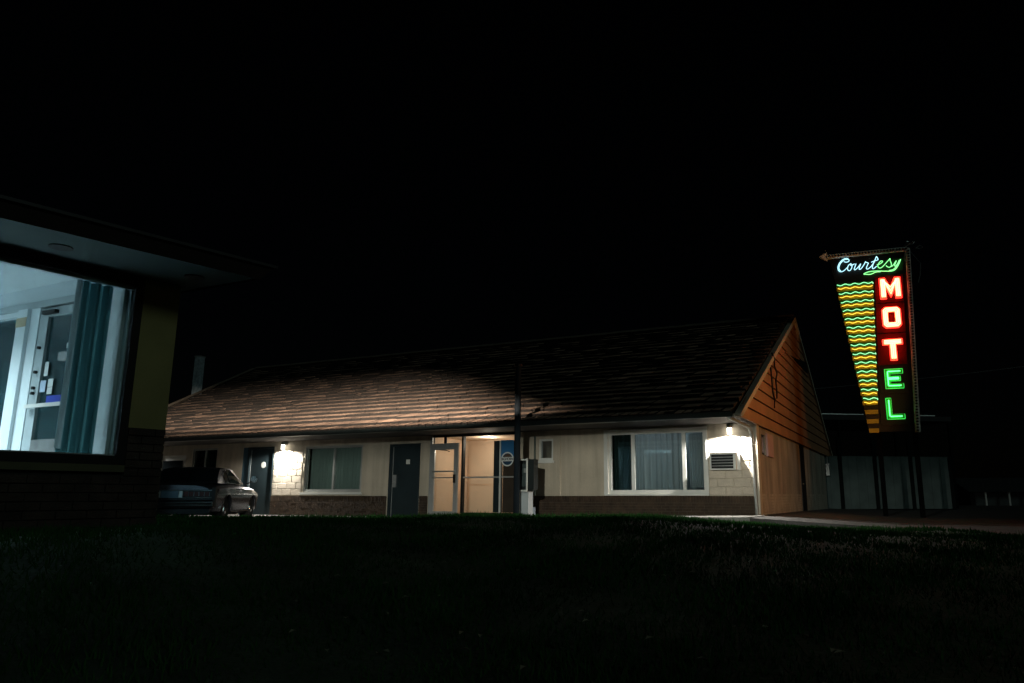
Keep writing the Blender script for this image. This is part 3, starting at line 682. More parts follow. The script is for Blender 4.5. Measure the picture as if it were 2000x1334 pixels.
for nm, (v0, v1, z0, z1) in {"sticker": (-.375,-.31,1.93,2.09), "notice": (-.37,-.27,1.75,1.88), "notice_b": (-.50,-.41,1.80,1.89), "notice_c": (-.50,-.41,1.72,1.795), "card": (-.75,-.66,2.22,2.28), "card_b": (-.80,-.70,2.13,2.205)}.items():
    ew_box(nm.split("_")[0], M("paper_blue", (.42,.52,.66), .6) if nm == "notice" else paper, v0, v1, z0, z1, .0, .004, ed)
ew_box("blue_strip", M("strip_blue", (.03,.06,.42), .5), -.83, -.42, 1.615, 1.70, .0, .004, ed)
for z_ in (2.26, 1.98, 1.80, 1.74): 
    m_ = MB().lathe([(0,0),(.018,0),(.018,.03),(0,.03)], 'y', 10, (-.19,.012,z_)); me = m_.mesh("bolt", dark_m); me.transform(Matrix.Translation(EWO) @ Matrix.Rotation(EWA, 4, 'Z')); link("bolt", me, ed)
# ceiling fixture that lights the office
fx = bx("ceiling_panel", emit("fluorescent", (.72,.92,1.0), 2.5), off, -1.9, -.3, 1.6, 2.4, 2.975, 3.0)
light("office_light", 'AREA', (-.7,1.9,2.95), 150, (.80,.94,1.0), off, shape='RECTANGLE', size=1.8, size_y=1.2, spread=R(105))
wfx = bx("fill_light_box", emit("fill_box_glow", (.72,.92,1.0), 2.0), off, -.72, -.66, 2.2, 3.4, 2.52, 2.64)  # added glowing box that goes with the car fill, out of view
EL = light("car_tail_fill", 'SPOT', (-.62,2.8,2.58), 230, (.66,.90,1.0), off, spot_size=R(40), spot_blend=.8, shadow_soft_size=.06)  # added spot sent through the glazed end wall onto the car's tail
_q = Matrix.Rotation(-OA, 3, 'Z') @ (Vector((-7.6,15.4,.75)) - Vector((OP[0]-.62*math.cos(OA)-2.8*math.sin(OA), OP[1]-.62*math.sin(OA)+2.8*math.cos(OA), 2.58)))
EL.rotation_euler = _q.to_track_quat('-Z', 'Y').to_euler()
# curtain in the office window
def ocurtain(name, label, pts, mat, z0, z1):
    m_ = MB()
    for a, b in zip(pts[:-1], pts[1:]): m_.quad((*a,z0), (*b,z0), (*b,z1), (*a,z1))
    o = m_.build(name, mat, None, 70); o.location = (OP[0],OP[1],0); o.rotation_euler = (0,0,OA); tag(o, label, "curtain"); return o
pts = []
for i in range(61):
    x = .76+.345*i/60; pts.append((x, .15+.045*math.sin(i/60*2*math.pi*3.2+.5)+.012*math.sin(i*.9)))
ocurtain("curtain", "dark teal curtain gathered at the right side of the office window", pts, cloth("deep_teal_curtain", (.085,.22,.235), .5), .95, 2.79)
pts = [(.76+.035*math.cos(a), .16+.05*math.sin(a)) for a in np.linspace(-2.6, 1.2, 12)]
ocurtain("curtain_lining", "pale rolled edge of the curtain beside the office door", pts, cloth("pale_lining", (.42,.52,.55), .3), 1.07, 2.79)
# assumed flood lamp, added unseen on the office end wall, lights the motel roof
fl = thing("assumed_floodlight", "assumed black slot flood lamp, added unseen on the end wall of the office under the eave", "lamp", (-5.40,8.67,2.70), 0)
bx("housing", dark_m, fl, -.14, .14, -.16, -.02, -.07, .09); bx("bracket", dark_m, fl, -.30, -.142, -.10, -.05, -.03, .03)
bx("lens", emit("flood_lens", (1,.86,.72), 4), fl, -.1, .1, -.019, -.015, -.010, .024)
def shade(name, edge, zback, y1=.40):
    m2 = MB()
    for (xa, za), (xb, zb) in zip(edge[:-1], edge[1:]): m2.quad((xa,-.02,zback), (xb,-.02,zback), (xb,y1,zb), (xa,y1,za))
    return m2.build(name, dark_m, fl)
shade("visor", [(-.32,.0015),(-.19,-.001),(-.075,-.0045),(.06,-.0075),(.32,-.0085)], -.030)  # plates shaped to cut the added beam to the lit roof patch
shade("hood", [(x*.4, z*.4+.0012) for x, z in [(-.5,.020),(-.32,.022),(-.2,.026),(-.09,.033),(0,.038),(.05,.031),(.12,.010),(.18,-.004),(.25,-.016),(.4,-.024)]], .04, .155)
FLD = light("flood_beam", 'SPOT', (0,-.005,.002), 52000, (1,.81,.64), fl, spot_size=R(84), spot_blend=.6, shadow_soft_size=.009)  # assumed beam that makes the warm patch on the roof
FLD.rotation_euler = Vector((-.08,1,.03)).to_track_quat('-Z', 'Y').to_euler()
# added wash light outside the frame on the left: washes the motel front below the eave
yl = thing("added_wash_light", "added wash light on a short post, unseen on the lawn", "lamp", (-1.5,.8,-.3), R(-4))
MB().tube([(0,-.1,-.1),(0,-.1,2.95)], .04, 10).build("post", dark_m, yl, 40); bx("housing", dark_m, yl, -.12, .12, -.16, -.02, 2.80, 2.98)
def shade2(name, edge, zback):
    o = shade(name, edge, zback); o.parent = yl; o.location = (0,0,2.90); return o
shade2("hood", [(-.5,-.0085),(-.15,-.0090),(0,-.0100),(.15,-.0112),(.5,-.0120)], .045)
shade2("visor", [(-.5,-.070),(.5,-.078)], -.05)
m_ = MB(); m_.quad((-.12,-.02,2.8), (-.180,.40,2.8), (-.180,.40,2.98), (-.12,-.02,2.98)); m_.build("side_shield", dark_m, yl)
WSH = light("wash_beam", 'SPOT', (0,-.005,2.902), 3900, (.98,1,.88), yl, spot_size=R(64), spot_blend=.5, shadow_soft_size=.010)
WSH.rotation_euler = Vector((.0,1,-.08)).to_track_quat('-Z', 'Y').to_euler()

# ------------------------------------------------------------------ parked car
CAR = (-7.98,15.28,-.02); CH = R(90+10.5)      # heading
car = thing("parked_car", "silver grey seventies coupe parked tail-out beside the office wall", "car", CAR, CH)
paint = M("silver_paint", (.19,.195,.23), .24, metal=.85, var=.02, scale=5, spec=.6)
dk_paint = M("black_vinyl_roof", (.012,.012,.014), .5, var=.2)
cglass = M("car_glass", (.012,.017,.02), .05, var=0, spec=.8)
rubber = M("tyre_rubber", (.012,.012,.012), .8)
WR, WX = .315, (.98, 3.42)
def st(x):
    # half width, shoulder z, deck z along the length
    X = [0,.06,.25,.9,1.6,2.6,3.3,3.9,4.2,4.32,4.36]
    w_ = np.interp(x, X, [.80,.845,.865,.88,.885,.885,.88,.86,.82,.74,.66]); s_ = np.interp(x, X, [.74,.76,.775,.80,.805,.80,.785,.75,.71,.66,.60]); d_ = np.interp(x, X, [.84,.865,.885,.905,.91,.91,.885,.84,.79,.72,.64])
    return float(w_), float(s_), float(d_)
xs_ = sorted(set([0,.06,.25,.5] + [round(c+dx,3) for c in WX for dx in (-.42,-.37,-.34,-.28,-.2,-.1,0,.1,.2,.28,.34,.37,.42)] + [1.7,2.1,2.6,2.9,4.0,4.2,4.32,4.36]))
m_ = MB(); rows = []
for x in xs_:
    w_, s_, d_ = st(x); arch = 0
    for c in WX:
        q = .37**2-(x-c)**2
        if q > 0: arch = max(arch, .30+math.sqrt(q))
    zb_ = max(.24, arch) if .3 < x < 4.1 else .30
    prof = [(0,zb_), (w_-.10,zb_), (w_-.035,max(.32,arch)), (w_-.012,max(.44,arch+.004)), (w_+.006,max(.56,arch+.008)), (w_+.008,max(.64,arch+.012)), (w_-.012,max(.70,arch+.016)), (w_-.045,s_), (w_-.10,s_+.045), (w_-.17,d_-.025), (w_*.6,d_), (0,d_+.012)]
    full = [(x,-y,z) for y,z in prof] + [(x,y,z) for y,z in prof[::-1]][1:-1]
    i0 = len(m_.v); m_.v += full; rows.append((i0, len(full)))
for (a, n_), (b, _) in zip(rows[:-1], rows[1:]):
    for j in range(n_): m_.f.append((a+j, a+(j+1)%n_, b+(j+1)%n_, b+j)); m_.m.append(0)
m_.f.append(tuple(range(rows[0][0], rows[0][0]+n_))[::-1]); m_.m.append(0); m_.f.append(tuple(range(rows[-1][0], rows[-1][0]+n_))); m_.m.append(0)
body = m_.build("body", paint, car, 26)
# cabin
cab = MB()
cs = [(.62,.735,.90,.70,.905), (1.30,.70,.90,.575,1.225), (1.62,.70,.90,.57,1.265), (2.2,.70,.90,.565,1.27), (2.50,.70,.90,.55,1.245), (3.12,.715,.89,.70,.905)]
#   x, base half width, base z, roof half width, roof z
loops = []
for x, bw, bz, rw, rz in cs:
    P = [(x,-bw,bz), (x,-(bw*.35+rw*.65),bz+(rz-bz)*.6), (x,-rw,rz-.02*(rz>1)), (x,-rw+.10*(rz>1),rz), (x,0,rz+.015*(rz>1))]
    P = P + [(a_,-b_,c_) for a_,b_,c_ in P[:-1][::-1]]; i0 = len(cab.v); cab.v += P; loops.append((i0,len(P)))
for k, ((a, n_), (b, _)) in enumerate(zip(loops[:-1], loops[1:])):
    for j in range(n_-1):
        cab.f.append((a+j, a+j+1, b+j+1, b+j)); cab.m.append(1 if (1 <= k <= 3 and 3 <= j <= 4) else 0)
cab.build("cabin", [paint, dk_paint], car, 30)
def lerp(a, b, t): return tuple(a[i]+(b[i]-a[i])*t for i in range(3))
def cside(x, h, s=1):      # point on the side of the cabin at length x, height fraction h
    i = max(k for k in range(len(cs)-1) if cs[k][0] <= x+1e-6); a, b = cs[i], cs[i+1]; t = (x-a[0])/(b[0]-a[0])
    q = [a[k]+(b[k]-a[k])*t for k in range(5)]
    w_ = q[1]+(q[3]-q[1])*(h*1.083 if h < .6 else .65+(h-.6)*.875)
    return (x, -s*(w_+.008), q[2]+(q[4]-q[2])*h)
for s in (1, -1):
    def pane(name, pts, mat):
        m2 = MB(); P = [cside(x,h,s) for x,h in pts]; m2.poly(P if s == 1 else P[::-1]); return m2.build(name, mat, car)
    pane("quarter_window", [(1.42,.12),(1.72,.12),(1.70,.5),(1.66,.86),(1.50,.80),(1.44,.45)], cglass)
    pane("side_window", [(1.80,.10),(2.86,.14),(2.60,.66),(2.48,.88),(2.1,.90),(1.74,.88),(1.77,.5)], cglass)
    mt = MB(); P = [cside(x,h,s) for x,h in ((1.40,.06),(2.95,.10))]; mt.tube([(a_,b_-.004*s,c_) for a_,b_,c_ in P], .009, 6); mt.build("window_trim", chrome, car, 60)
def capq(k, h0, h1, w0, w1, name, mat, off):
    a, b = cs[k], cs[k+1]
    q = lambda h: [a[i]+(b[i]-a[i])*h for i in range(5)]
    A_, B_ = q(h0), q(h1); m2 = MB()
    m2.quad((A_[0]+off,-A_[3]*w0,A_[4]+.012), (B_[0]+off,-B_[3]*w1,B_[4]+.012), (B_[0]+off,B_[3]*w1,B_[4]+.012), (A_[0]+off,A_[3]*w0,A_[4]+.012)); return m2.build(name, mat, car)
capq(0, .06, .94, .93, .92, "rear_window", cglass, -.006); capq(4, .08, .94, .92, .93, "windscreen", cglass, .006)
# rear fascia
bx("rear_panel", M("rear_panel_black", (.010,.011,.013), .35), car, -.012, .01, -.80, .80, .50, .735)
for z_ in (.745, .600): bx("trim_strip", chrome, car, -.024, -.006, -.80, .80, z_-.008, z_+.008)
for s in (1, -1):
    tl = bx("tail_light", M("tail_lens", (.10,.03,.03), .25, var=.2), car, -.03, -.013, min(s*.26,s*.76), max(s*.26,s*.76), .632, .715)
    for k in range(6): bx("divider", chrome, tl, -.036, -.031, s*(.26+k*.1)-.006, s*(.26+k*.1)+.006, .63, .718)
    bx("lamp_bezel", alum, tl, -.034, -.0125, min(s*.175,s*.245), max(s*.175,s*.245), .60, .735)
    bx("corner_cap", dk_paint, car, -.05, .10, min(s*.805,s*.872), max(s*.805,s*.872), .42, .80)
bx("license_plate", M("plate_blue", (.10,.17,.24), .4, var=.1), car, -.03, -.013, -.16, .16, .595, .735)
bp = MB(); bp.prism([(-.10,-.86,.40),(-.13,-.86,.44),(-.13,-.86,.52),(-.09,-.86,.55),(.0,-.86,.55),(.0,-.86,.40)], (0,1.72,0)); bp.build("bumper", chrome, car)
bx("bumper_strip", rubber, car, -.142, -.131, -.84, .84, .465, .495)
bx("valance", dk_paint, car, -.03, .0, -.78, .78, .28, .40)
bpf = MB(); bpf.prism([(4.36,-.72,.42),(4.50,-.70,.44),(4.50,-.70,.54),(4.36,-.72,.56)], (0,1.42,0)); bpf.build("bumper", chrome, car)
for s in (1, -1):
    sd = MB(); sd.tube([(.12,-s*.874,.665),(.9,-s*.893,.672),(2.2,-s*.898,.672),(3.9,-s*.875,.655)], .009, 6); sd.build("side_moulding", chrome, car, 60)
    rk = MB(); rk.tube([(1.42,-s*.845,.29),(3.0,-s*.845,.29)], .018, 6); rk.build("rocker_strip", chrome, car, 60)
    bx("door_handle", chrome, car, 1.92, 2.06, min(-s*.885,-s*.905), max(-s*.885,-s*.905), .74, .765)
    mr = MB(); mr.tube([(2.85,-s*.80,.90),(2.86,-s*.93,.97)], .016, 6); mr.lathe([(0,-.03),(.075,-.03),(.085,0),(.06,.05),(0,.06)], 'x', 14, (2.86,-s*.985,1.03)); mr.build("wing_mirror", chrome, car, 50)
    for c in WX:
        wh = MB(); wh.lathe([(.20,-.09),(WR-.03,-.10),(WR,-.07),(WR,.07),(WR-.03,.10),(.20,.09)], 'y', 28, (0,0,0)); w_ = wh.build("wheel", rubber, car, 40); w_.location = (c,-s*.745,WR)
        rm = MB(); y_ = -s; rm.lathe([(.215,.085*y_),(.20,.095*y_),(.17,.06*y_),(.08,.075*y_),(.06,.10*y_),(0,.105*y_)], 'y', 24); rm.build("rim", chrome, w_, 40)
        lip = MB(); lip.tube([(c+.375*math.cos(a_), -s*(.893 if c < 2 else .885), .30+.375*math.sin(a_)) for a_ in np.linspace(.05, math.pi-.05, 20)], .010, 6); lip.build("arch_trim", chrome, car, 60)

# ------------------------------------------------------------------ neon sign
sg = thing("neon_sign", "tall tapered neon motel sign with yellow and green wavy bars", "sign", (SP[0],SP[1],0), SA)
cabm = M("sign_black", (.004,.0035,.0035), .55, var=.3, scale=4)
redp = M("sign_red_black", (.11,.004,.003), .6, var=.2, scale=5, spec=.1)
TKN = .42
right = lambda z: 1.31 - (7.95-z)*.040
left = lambda z: -.75 + (7.11-z)*.1345 if z < 7.11 else -.75-(z-7.11)*.15
mid = lambda z: .33 - (7.1-z)*.043
prof = [(-.87,7.92), (right(7.92),7.92), (right(2.46),2.46), (left(2.48),2.48), (left(7.11),7.11)]
MB().prism([(x,0,z) for x,z in prof], (0,TKN,0)).build("cabinet", cabm, sg)
# panels behind the letters
zl = [(7.22,6.38), (6.35,5.44), (5.41,4.46), (4.43,3.60), (3.57,2.66)]
for i, (a_, b_) in enumerate(zl):
    MB().prism([(mid(a_)+.06,-.03,a_), (right(a_)-.10,-.03,a_), (right(b_)-.10,-.03,b_), (mid(b_)+.06,-.03,b_)], (0,.028,0)).build("letter_panel", redp if i < 3 else cabm, sg)
# tapered stack of yellow bars with wavy tubes
yel = M("bar_yellow", (.50,.40,.035), .45, var=.12, scale=6); grn = M("bar_green", (.035,.22,.06), .5, var=.15, scale=6)
n_mint = emit("neon_mint", (.28,1.0,.45), 2.0); n_yel = emit("neon_yellow", (1.0,.66,.05), 2.3)
PIT = .2755
def wave(x0, x1, z, y, amp=.022, n_=40, wl=.27):
    return [(x0+(x1-x0)*i/n_, y, z+amp*math.sin((x0+(x1-x0)*i/n_)/wl*2*math.pi)) for i in range(n_+1)]
for k in range(17):
    zt_ = 7.11-k*PIT; zg = zt_-.068; zy0, zy1 = zt_-.135-.125, zt_-.135
    if k < 14:
        MB().prism([(left(zt_)+.01,-.02,zt_-.01), (mid(zt_),-.02,zt_-.01), (mid(zt_-.13),-.02,zt_-.13), (left(zt_-.13)+.01,-.02,zt_-.13)], (0,.018,0)).build("green_bar", grn, sg)
    yb_ = MB(); yb_.prism([(left(zy1)-.01,-.11,zy1), (mid(zy1),-.11,zy1), (mid(zy0),-.11,zy0), (left(zy0)-.01,-.11,zy0)], (0,.109,0)); yb_.build("yellow_bar", yel, sg)
    if k < 14:
        gt_ = wave(left(zg)+.03, mid(zg)-.03, zg, -.075); gt_ += [(mid(zg)-.005,-.08,zg+.0), (mid(zg)-.003,-.10,zg-.05)]
        MB().tube(gt_, .0092, 6).build("neon_tube", n_mint, sg, 60)
        zy = (zy0+zy1)/2; yt_ = wave(left(zy)+.03, mid(zy)-.02, zy, -.145, amp=.018)
        MB().tube(yt_, .0092, 6).build("neon_tube", n_yel, sg, 60)
        MB().tube([(left(zy)+.06,-.11,zy-.03),(left(zy)+.06,-.15,zy-.03)], .016, 6).build("tube_stand", dark_m, sg)
# letters
cream = M("letter_cream", (.60,.52,.46), .5, var=.08); gface = M("letter_green", (.08,.42,.12), .5, var=.1)
n_red = emit("neon_red", (1.0,.12,.055), 17.0); n_grn = emit("neon_green", (.06,1.0,.16), 6.0)
n_rim = emit("halo_red", (1.0,.02,.012), 8.0); n_halo_g = emit("halo_green", (.02,.8,.08), 1.2)  # tubes added behind the letters to make the halo around them
def letter(nm, strokes, outline, holes, sh, face_m, tube_m, r=.014, y0=-.085, y1=-.062, rim=None, rim_m=None):
    root = None
    for k, loop in enumerate(outline):
        mb_ = MB(); mb_.prism([(x+sh(z),y0,z) for x,z in loop], (0,y1-y0,0))
        o = mb_.build("letter" if root is None else "letter_piece", face_m, root or sg)
        if root is None: root = o; o["label"] = "channel letter "+nm
    if rim:
        cx_ = sum(q[0] for q in rim)/len(rim); cz_ = sum(q[1] for q in rim)/len(rim)
        dense = []
        for a_, b_ in zip(rim, rim[1:]+rim[:1]): dense += [(a_[0]+(b_[0]-a_[0])*k/4, a_[1]+(b_[1]-a_[1])*k/4) for k in range(4)]
        MB().tube([(cx_+(x-cx_)*1.045,-.048,cz_+(z-cz_)*1.04) for x,z in dense], .010, 6, closed=True).build("halo_tube", rim_m, root, 60)
    for s_ in strokes:
        MB().tube([(x+sh(z),y0-.03,z) for x,z in s_], r, 6).build("neon_tube", tube_m, root, 60)
    return root
sh0 = lambda z: -(6.8-z)*.030
def off_(pts, dx=0, dz=0): return [(x+dx,z+dz) for x,z in pts]
# M
xm, zt0, zb0 = .52, 7.13, 6.50; wM, sw = .56, .155
outM = [[(xm,zb0),(xm+sw,zb0),(xm+sw,zb0+.36),(xm+wM/2,zb0+.04),(xm+wM-sw,zb0+.36),(xm+wM-sw,zb0),(xm+wM,zb0),(xm+wM,zt0),(xm+wM-.15,zt0),(xm+wM/2,zb0+.33),(xm+.15,zt0),(xm,zt0)]]
stM = []
for d_ in (.03,.075,.12): stM += [[(xm+d_,zb0+.04),(xm+d_,zt0-.04)], [(xm+wM-d_,zb0+.04),(xm+wM-d_,zt0-.04)]]
for d_ in (.0,.07,.14): stM += [[(xm+.06+d_*.5,zt0-.04-d_*.5),(xm+wM/2,zb0+.32-d_*1.6+.02),(xm+wM-.06-d_*.5,zt0-.04-d_*.5)]]
letter("M", stM, outM, [], lambda z: 0, cream, n_red, rim=outM[0], rim_m=n_rim)
# O, T: offsets follow the lean of the cabinet
def ring(x0, x1, z0, z1, c): return [(x0+c,z0),(x1-c,z0),(x1,z0+c),(x1,z1-c),(x1-c,z1),(x0+c,z1),(x0,z1-c),(x0,z0+c)]
xo, xo2, zo0, zo1 = .515, 1.005, 5.59, 6.21; o_ = ring(xo,xo2,zo0,zo1,.08); i_ = ring(xo+.155,xo2-.155,zo0+.155,zo1-.155,.012)
pcs = [[o_[j], o_[(j+1)%8], i_[(j+1)%8], i_[j]] for j in range(8)]
stO = [ring(xo+d_,xo2-d_,zo0+d_,zo1-d_,max(.07-d_*.4,.01)) for d_ in (.03,.075,.12)]; stO = [q+[q[0]] for q in stO]
letter("O", stO, pcs, [], lambda z: 0, cream, n_red, rim=o_, rim_m=n_rim)
xt, zT0, zT1, wT = .46, 4.60, 5.22, .52
outT = [[(xt+wT/2-.085,zT0),(xt+wT/2+.085,zT0),(xt+wT/2+.085,zT1-.16),(xt+wT,zT1-.16),(xt+wT,zT1),(xt,zT1),(xt,zT1-.16),(xt+wT/2-.085,zT1-.16)]]
stT = [[(xt+.03,zT1-d_),(xt+wT-.03,zT1-d_)] for d_ in (.035,.08,.125)] + [[(xt+wT/2+d_,zT0+.03),(xt+wT/2+d_,zT1-.15)] for d_ in (-.05,0,.05)]
letter("T", stT, outT, [], lambda z: 0, cream, n_red, rim=outT[0], rim_m=n_rim)
xe, zE0, zE1, wE, te = .44, 3.75, 4.31, .47, .135
outE = [[(xe,zE0),(xe+wE,zE0),(xe+wE,zE0+te),(xe+te,zE0+te),(xe+te,zE0+.215),(xe+wE-.07,zE0+.215),(xe+wE-.07,zE0+.345),(xe+te,zE0+.345),(xe+te,zE1-te),(xe+wE,zE1-te),(xe+wE,zE1),(xe,zE1)]]
stE = [[(xe+wE-.06,zE1-.065),(xe+.075,zE1-.065),(xe+.06,zE1-.08),(xe+.06,zE0+.08),(xe+.075,zE0+.065),(xe+wE-.06,zE0+.065)], [(xe+.08,zE0+.26),(xe+wE-.11,zE0+.26)], [(xe+.08,zE0+.30),(xe+wE-.11,zE0+.30)]]
letter("E", stE, outE, [], lambda z: 0, gface, n_grn, rim=outE[0], rim_m=n_halo_g)
xl, zL0, zL1, wL = .40, 2.84, 3.44, .46
outL = [[(xl,zL0),(xl+wL,zL0),(xl+wL,zL0+te),(xl+te,zL0+te),(xl+te,zL1),(xl,zL1)]]
stL = [[(xl+.065,zL1-.05),(xl+.065,zL0+.085),(xl+.085,zL0+.065),(xl+wL-.06,zL0+.065)]]
letter("L", stL, outL, [], lambda z: 0, gface, n_grn, rim=outL[0], rim_m=n_halo_g)
# script word
script = {
'C': [(-.31,7.78),(-.30,7.82),(-.33,7.87),(-.39,7.89),(-.48,7.86),(-.57,7.78),(-.63,7.68),(-.65,7.59),(-.63,7.50),(-.57,7.46),(-.49,7.48),(-.42,7.54),(-.35,7.60)],
'C2': [(-.46,7.79),(-.40,7.76),(-.35,7.76),(-.31,7.79)],
'C3': [(-.34,7.84),(-.39,7.86),(-.47,7.83),(-.55,7.76),(-.60,7.67),(-.62,7.59),(-.60,7.52),(-.56,7.49)],
'o': [(-.26,7.70),(-.33,7.66),(-.37,7.57),(-.36,7.49),(-.31,7.47),(-.26,7.52),(-.23,7.60),(-.23,7.67),(-.26,7.70),(-.28,7.64),(-.22,7.65),(-.15,7.68)],
'u': [(-.11,7.68),(-.15,7.58),(-.18,7.51),(-.16,7.48),(-.11,7.51),(-.03,7.59),(.04,7.69),(-.02,7.56),(-.04,7.50),(-.01,7.48),(.05,7.53),(.12,7.63),(.16,7.70)],
'r': [(.16,7.72),(.18,7.69),(.25,7.67),(.23,7.63),(.18,7.53),(.17,7.48),(.22,7.47),(.30,7.53),(.36,7.60),(.43,7.70)],
't': [(.49,7.85),(.44,7.74),(.37,7.60),(.34,7.50),(.36,7.46),(.42,7.49),(.47,7.54)],
't2': [(.49,7.85),(.51,7.82),(.54,7.73),(.44,7.72),(.33,7.68)]}
script2 = {
'e': [(.48,7.58),(.56,7.59),(.65,7.65),(.65,7.69),(.60,7.69),(.54,7.63),(.50,7.55),(.52,7.48),(.58,7.46),(.67,7.53),(.77,7.64),(.87,7.74)],
's': [(.87,7.74),(.86,7.68),(.89,7.60),(.89,7.50),(.84,7.46),(.77,7.48),(.74,7.53)],
'y': [(.89,7.48),(.96,7.54),(1.05,7.68),(1.0,7.57),(.97,7.50),(1.0,7.47),(1.06,7.54),(1.16,7.68)],
'y2': [(1.16,7.68),(1.09,7.52),(1.01,7.40),(.93,7.34),(.81,7.34),(.58,7.37),(.40,7.39),(.26,7.39),(.14,7.36),(.07,7.32),(.16,7.31),(.27,7.29),(.35,7.32),(.44,7.36),(.57,7.35)],
'y3': [(1.12,7.66),(1.05,7.51),(.98,7.42),(.92,7.37),(.81,7.365)]}
def smooth(pts, it=2):
    for _ in range(it):
        q = [pts[0]]
        for a_, b_ in zip(pts[:-1], pts[1:]): q += [(a_[0]*.75+b_[0]*.25, a_[1]*.75+b_[1]*.25), (a_[0]*.25+b_[0]*.75, a_[1]*.25+b_[1]*.75)]
        pts = q+[pts[-1]]
    return pts
n_ice = emit("neon_ice", (.42,.85,1.0), 1.7); n_g2 = emit("neon_leaf_green", (.24,1.0,.30), 1.7)
for dct, mt_ in ((script,n_ice), (script2,n_g2)):
    for pts in dct.values(): MB().tube([(x,-.09,z) for x,z in smooth(pts)], .0115, 6).build("script_tube", mt_, sg, 60)
lf = MB(); lf.prism([(x,-.03,z) for x,z in [(.07,7.32),(.16,7.365),(.28,7.39),(.42,7.39),(.36,7.32),(.27,7.29)]], (0,.028,0)); lf.build("script_leaf", grn, sg)
MB().prism([(.46,-.006,7.38),(1.2,-.006,7.36),(1.25,-.006,7.76),(.50,-.006,7.70)], (0,.004,0)).build("script_backing", M("script_back_green", (.012,.05,.016), .5), sg)
# bulb channel along the top, ending in an arrow, and down the right side
strip_m = M("bulb_channel", (.75,.76,.72), .6, var=.35, scale=9, bump=.4, bscale=40); sock = M("socket_dark", (.02,.015,.012), .6)
tp = MB(); tp.box(-.93,1.36,-.06,.16,7.95,8.07); tc = tp.build("bulb_channel", strip_m, sg)
sk = MB().lathe([(.028,0),(.034,-.03),(.022,-.045),(.0,-.05)], 'y', 10).mesh("bulb_socket", sock)
for k in range(26): o = link("bulb_socket", sk, tc); o.location = (-.86+k*.088,-.061,8.01)
ar = MB(); ar.prism([(-.93,-.05,7.86),(-1.17,-.05,8.04),(-.93,-.05,8.16),(-.97,-.05,8.04)], (0,.10,0)); ar.build("arrow_head", strip_m, tc)
rp = MB(); rp.prism([(right(8.02)+.02,-.06,8.06),(right(8.02)+.14,-.06,8.02),(right(2.44)+.16,-.06,2.44),(right(2.44)+.02,-.06,2.44)], (0,.22,0)); rc = rp.build("bulb_channel", strip_m, sg)
for k in range(64): z = 7.93-k*.0865; o = link("bulb_socket", sk, rc); o.location = (right(z)+.085,-.061,z)
wr = MB()
for seed in range(7):
    rr = random.Random(seed); x, z = (1.35, 8.1) if seed < 4 else (-1.0, 8.1); P = [(x,0,z)]
    for k in range(5): x += rr.uniform(-.04,.12) if seed < 4 else rr.uniform(-.05,.05); z += rr.uniform(-.03,.06); P.append((x,rr.uniform(-.1,.1),z))
    wr.tube(P, .010, 5)
wr.tube([(1.62,0,8.02),(1.74,0,8.10),(1.82,0,8.03),(1.74,0,7.98),(1.62,0,8.02)], .016, 5); wr.tube([(1.3,-.1,7.9),(1.25,-.12,7.7),(1.3,-.1,7.55)], .010, 5); wr.tube([(1.72,.1,7.55),(1.68,.12,7.2),(1.6,.1,6.95)], .010, 5); wr.tube([(1.45,.12,8.0),(1.72,.1,7.55)], .004, 4)
wr.build("loose_wires", greyal, sg, 60, kind="stuff")
for x in (.135, 1.12):
    MB().box(x-.065,x+.065,.14,.27,-.1,2.47).build("post", M("post_black", (.004,.004,.004), 1., spec=0.), sg)

# ------------------------------------------------------------------ assumed lamp post, added outside the frame on the right, sodium light
sl = thing("assumed_lamp_post", "assumed low sodium lamp post, added unseen at the driveway edge", "lamp", (9.95,15.0,0), R(20))
MB().tube([(0,0,-.2),(0,0,2.6)], [.07,.05], 12).build("pole", greyal, sl, 40)
m_ = MB(); m_.box(-.16,.02,-.12,.12,2.60,2.66); m_.box(.02,.05,-.12,.12,2.40,2.66); m_.build("head", dark_m, sl)
SLD = light("sodium_beam", 'SPOT', (-.06,0,2.56), 720, (1.0,.41,.12), sl, spot_size=R(94), spot_blend=.3, shadow_soft_size=.18)
d_ = Vector((math.sin(R(-43)), math.cos(R(-43)), .25)); d_.rotate(Matrix.Rotation(R(-20), 3, 'Z'))
SLD.rotation_euler = d_.to_track_quat('-Z','Y').to_euler()

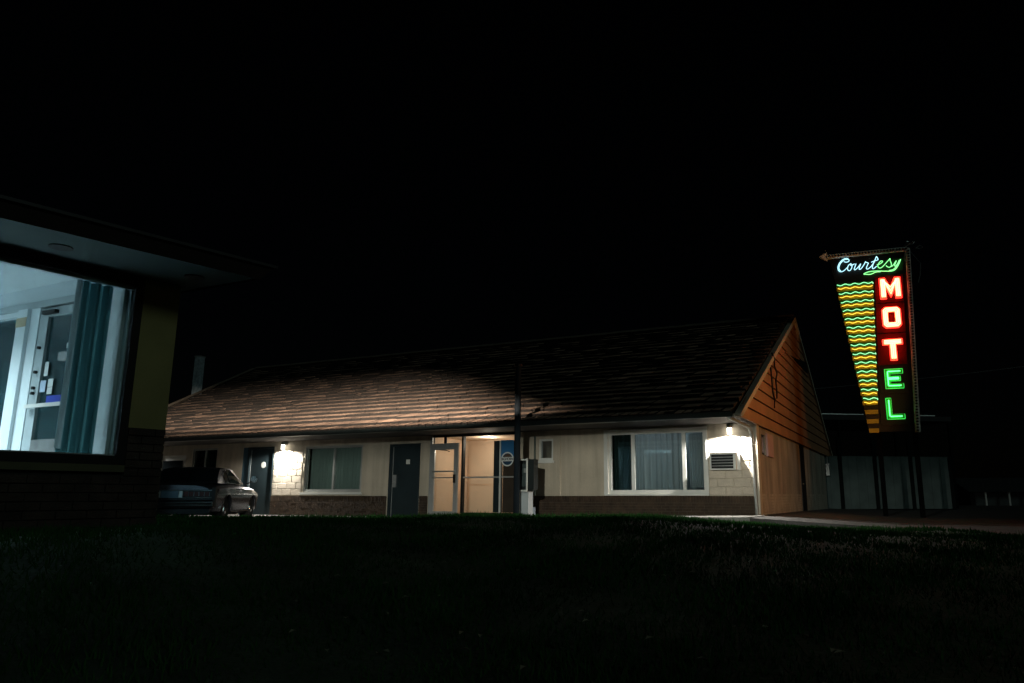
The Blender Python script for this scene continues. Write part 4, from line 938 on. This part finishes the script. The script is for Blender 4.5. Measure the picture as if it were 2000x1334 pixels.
# ------------------------------------------------------------------ fence, carport, wires, far house
fa = math.atan2(.9, 5.8); fn = thing("panel_fence", "tall grey-green panel fence behind the neon sign", "fence", (11.25,32.2,0), fa)
FPm = M("fence_panel", (.085,.115,.112), .75, var=.25, scale=1.5, bump=.2); FPp = M("fence_post", (.008,.010,.010), .9, spec=.05)
px = [-1.2,.72,2.35,4.05,5.95]
for a_, b_ in zip(px[:-1], px[1:]):
    pnl = bx("panel", FPm, fn, a_+.05, b_-.05, -.02, .02, .06, 2.26)
    for k in range(1, 4): bx("batten", FPm, pnl, a_+(b_-a_)*k/4-.025, a_+(b_-a_)*k/4+.025, -.032, -.0205, .08, 2.24)
for a_ in px: bx("post", FPp, fn, a_-.085, a_+.085, -.05, .05, -.1, 3.1 if a_ < 5.5 else 2.30)
bx("cap_rail", FPm, fn, -1.2, 5.95, -.04, .04, 2.261, 2.30)
cp = thing("carport", "unlit flat-roofed carport standing behind the panel fence", "carport", (12.7,36.4,0), fa)
bx("roof", dark_m, cp, -2.2, 7.1, 0, 6, 4.30, 4.54); bx("edge_strip", alum, cp, -2.2, 2.3, -.03, -.002, 4.56, 4.60); bx("edge_strip", alum, cp, 2.6, 6.2, -.03, -.002, 4.56, 4.60)
for a_ in (-2.0, 1.0, 4.0, 7.0): bx("post", FPp, cp, a_-.06, a_+.06, .05, .17, -.05, 4.30)
pw = MB(); A_, B_ = Vector((9.5,39,5.9)), Vector((28,36,7.6)); pw.tube([tuple(A_+(B_-A_)*k/16-Vector((0,0,.5*4*(k/16)*(1-k/16)*.4))) for k in range(17)], .016, 5)
o = pw.build("power_line", M("cable_grey", (.16,.16,.16), .6), None, 60); tag(o, "thin overhead wire running from behind the gable past the sign", "wire")
fh = thing("far_house", "distant dark low house with porch posts at the right edge", "house", (30.5,48.0,-.1), R(-8))
bx("wall", M("far_wall", (.05,.06,.06), .8), fh, -4, 6, 0, 5, -.2, 1.0); m_ = MB(); m_.prism([(-4.6,-.8,.95),(-4.6,2.5,1.9),(-4.6,5.6,.95)], (11,0,0)); m_.build("roof", M("far_roof", (.03,.035,.035), .8), fh)
for k in range(7): bx("porch_post", white_m, fh, -3.6+k*1.4, -3.5+k*1.4, -.55, -.45, -.2, .96)
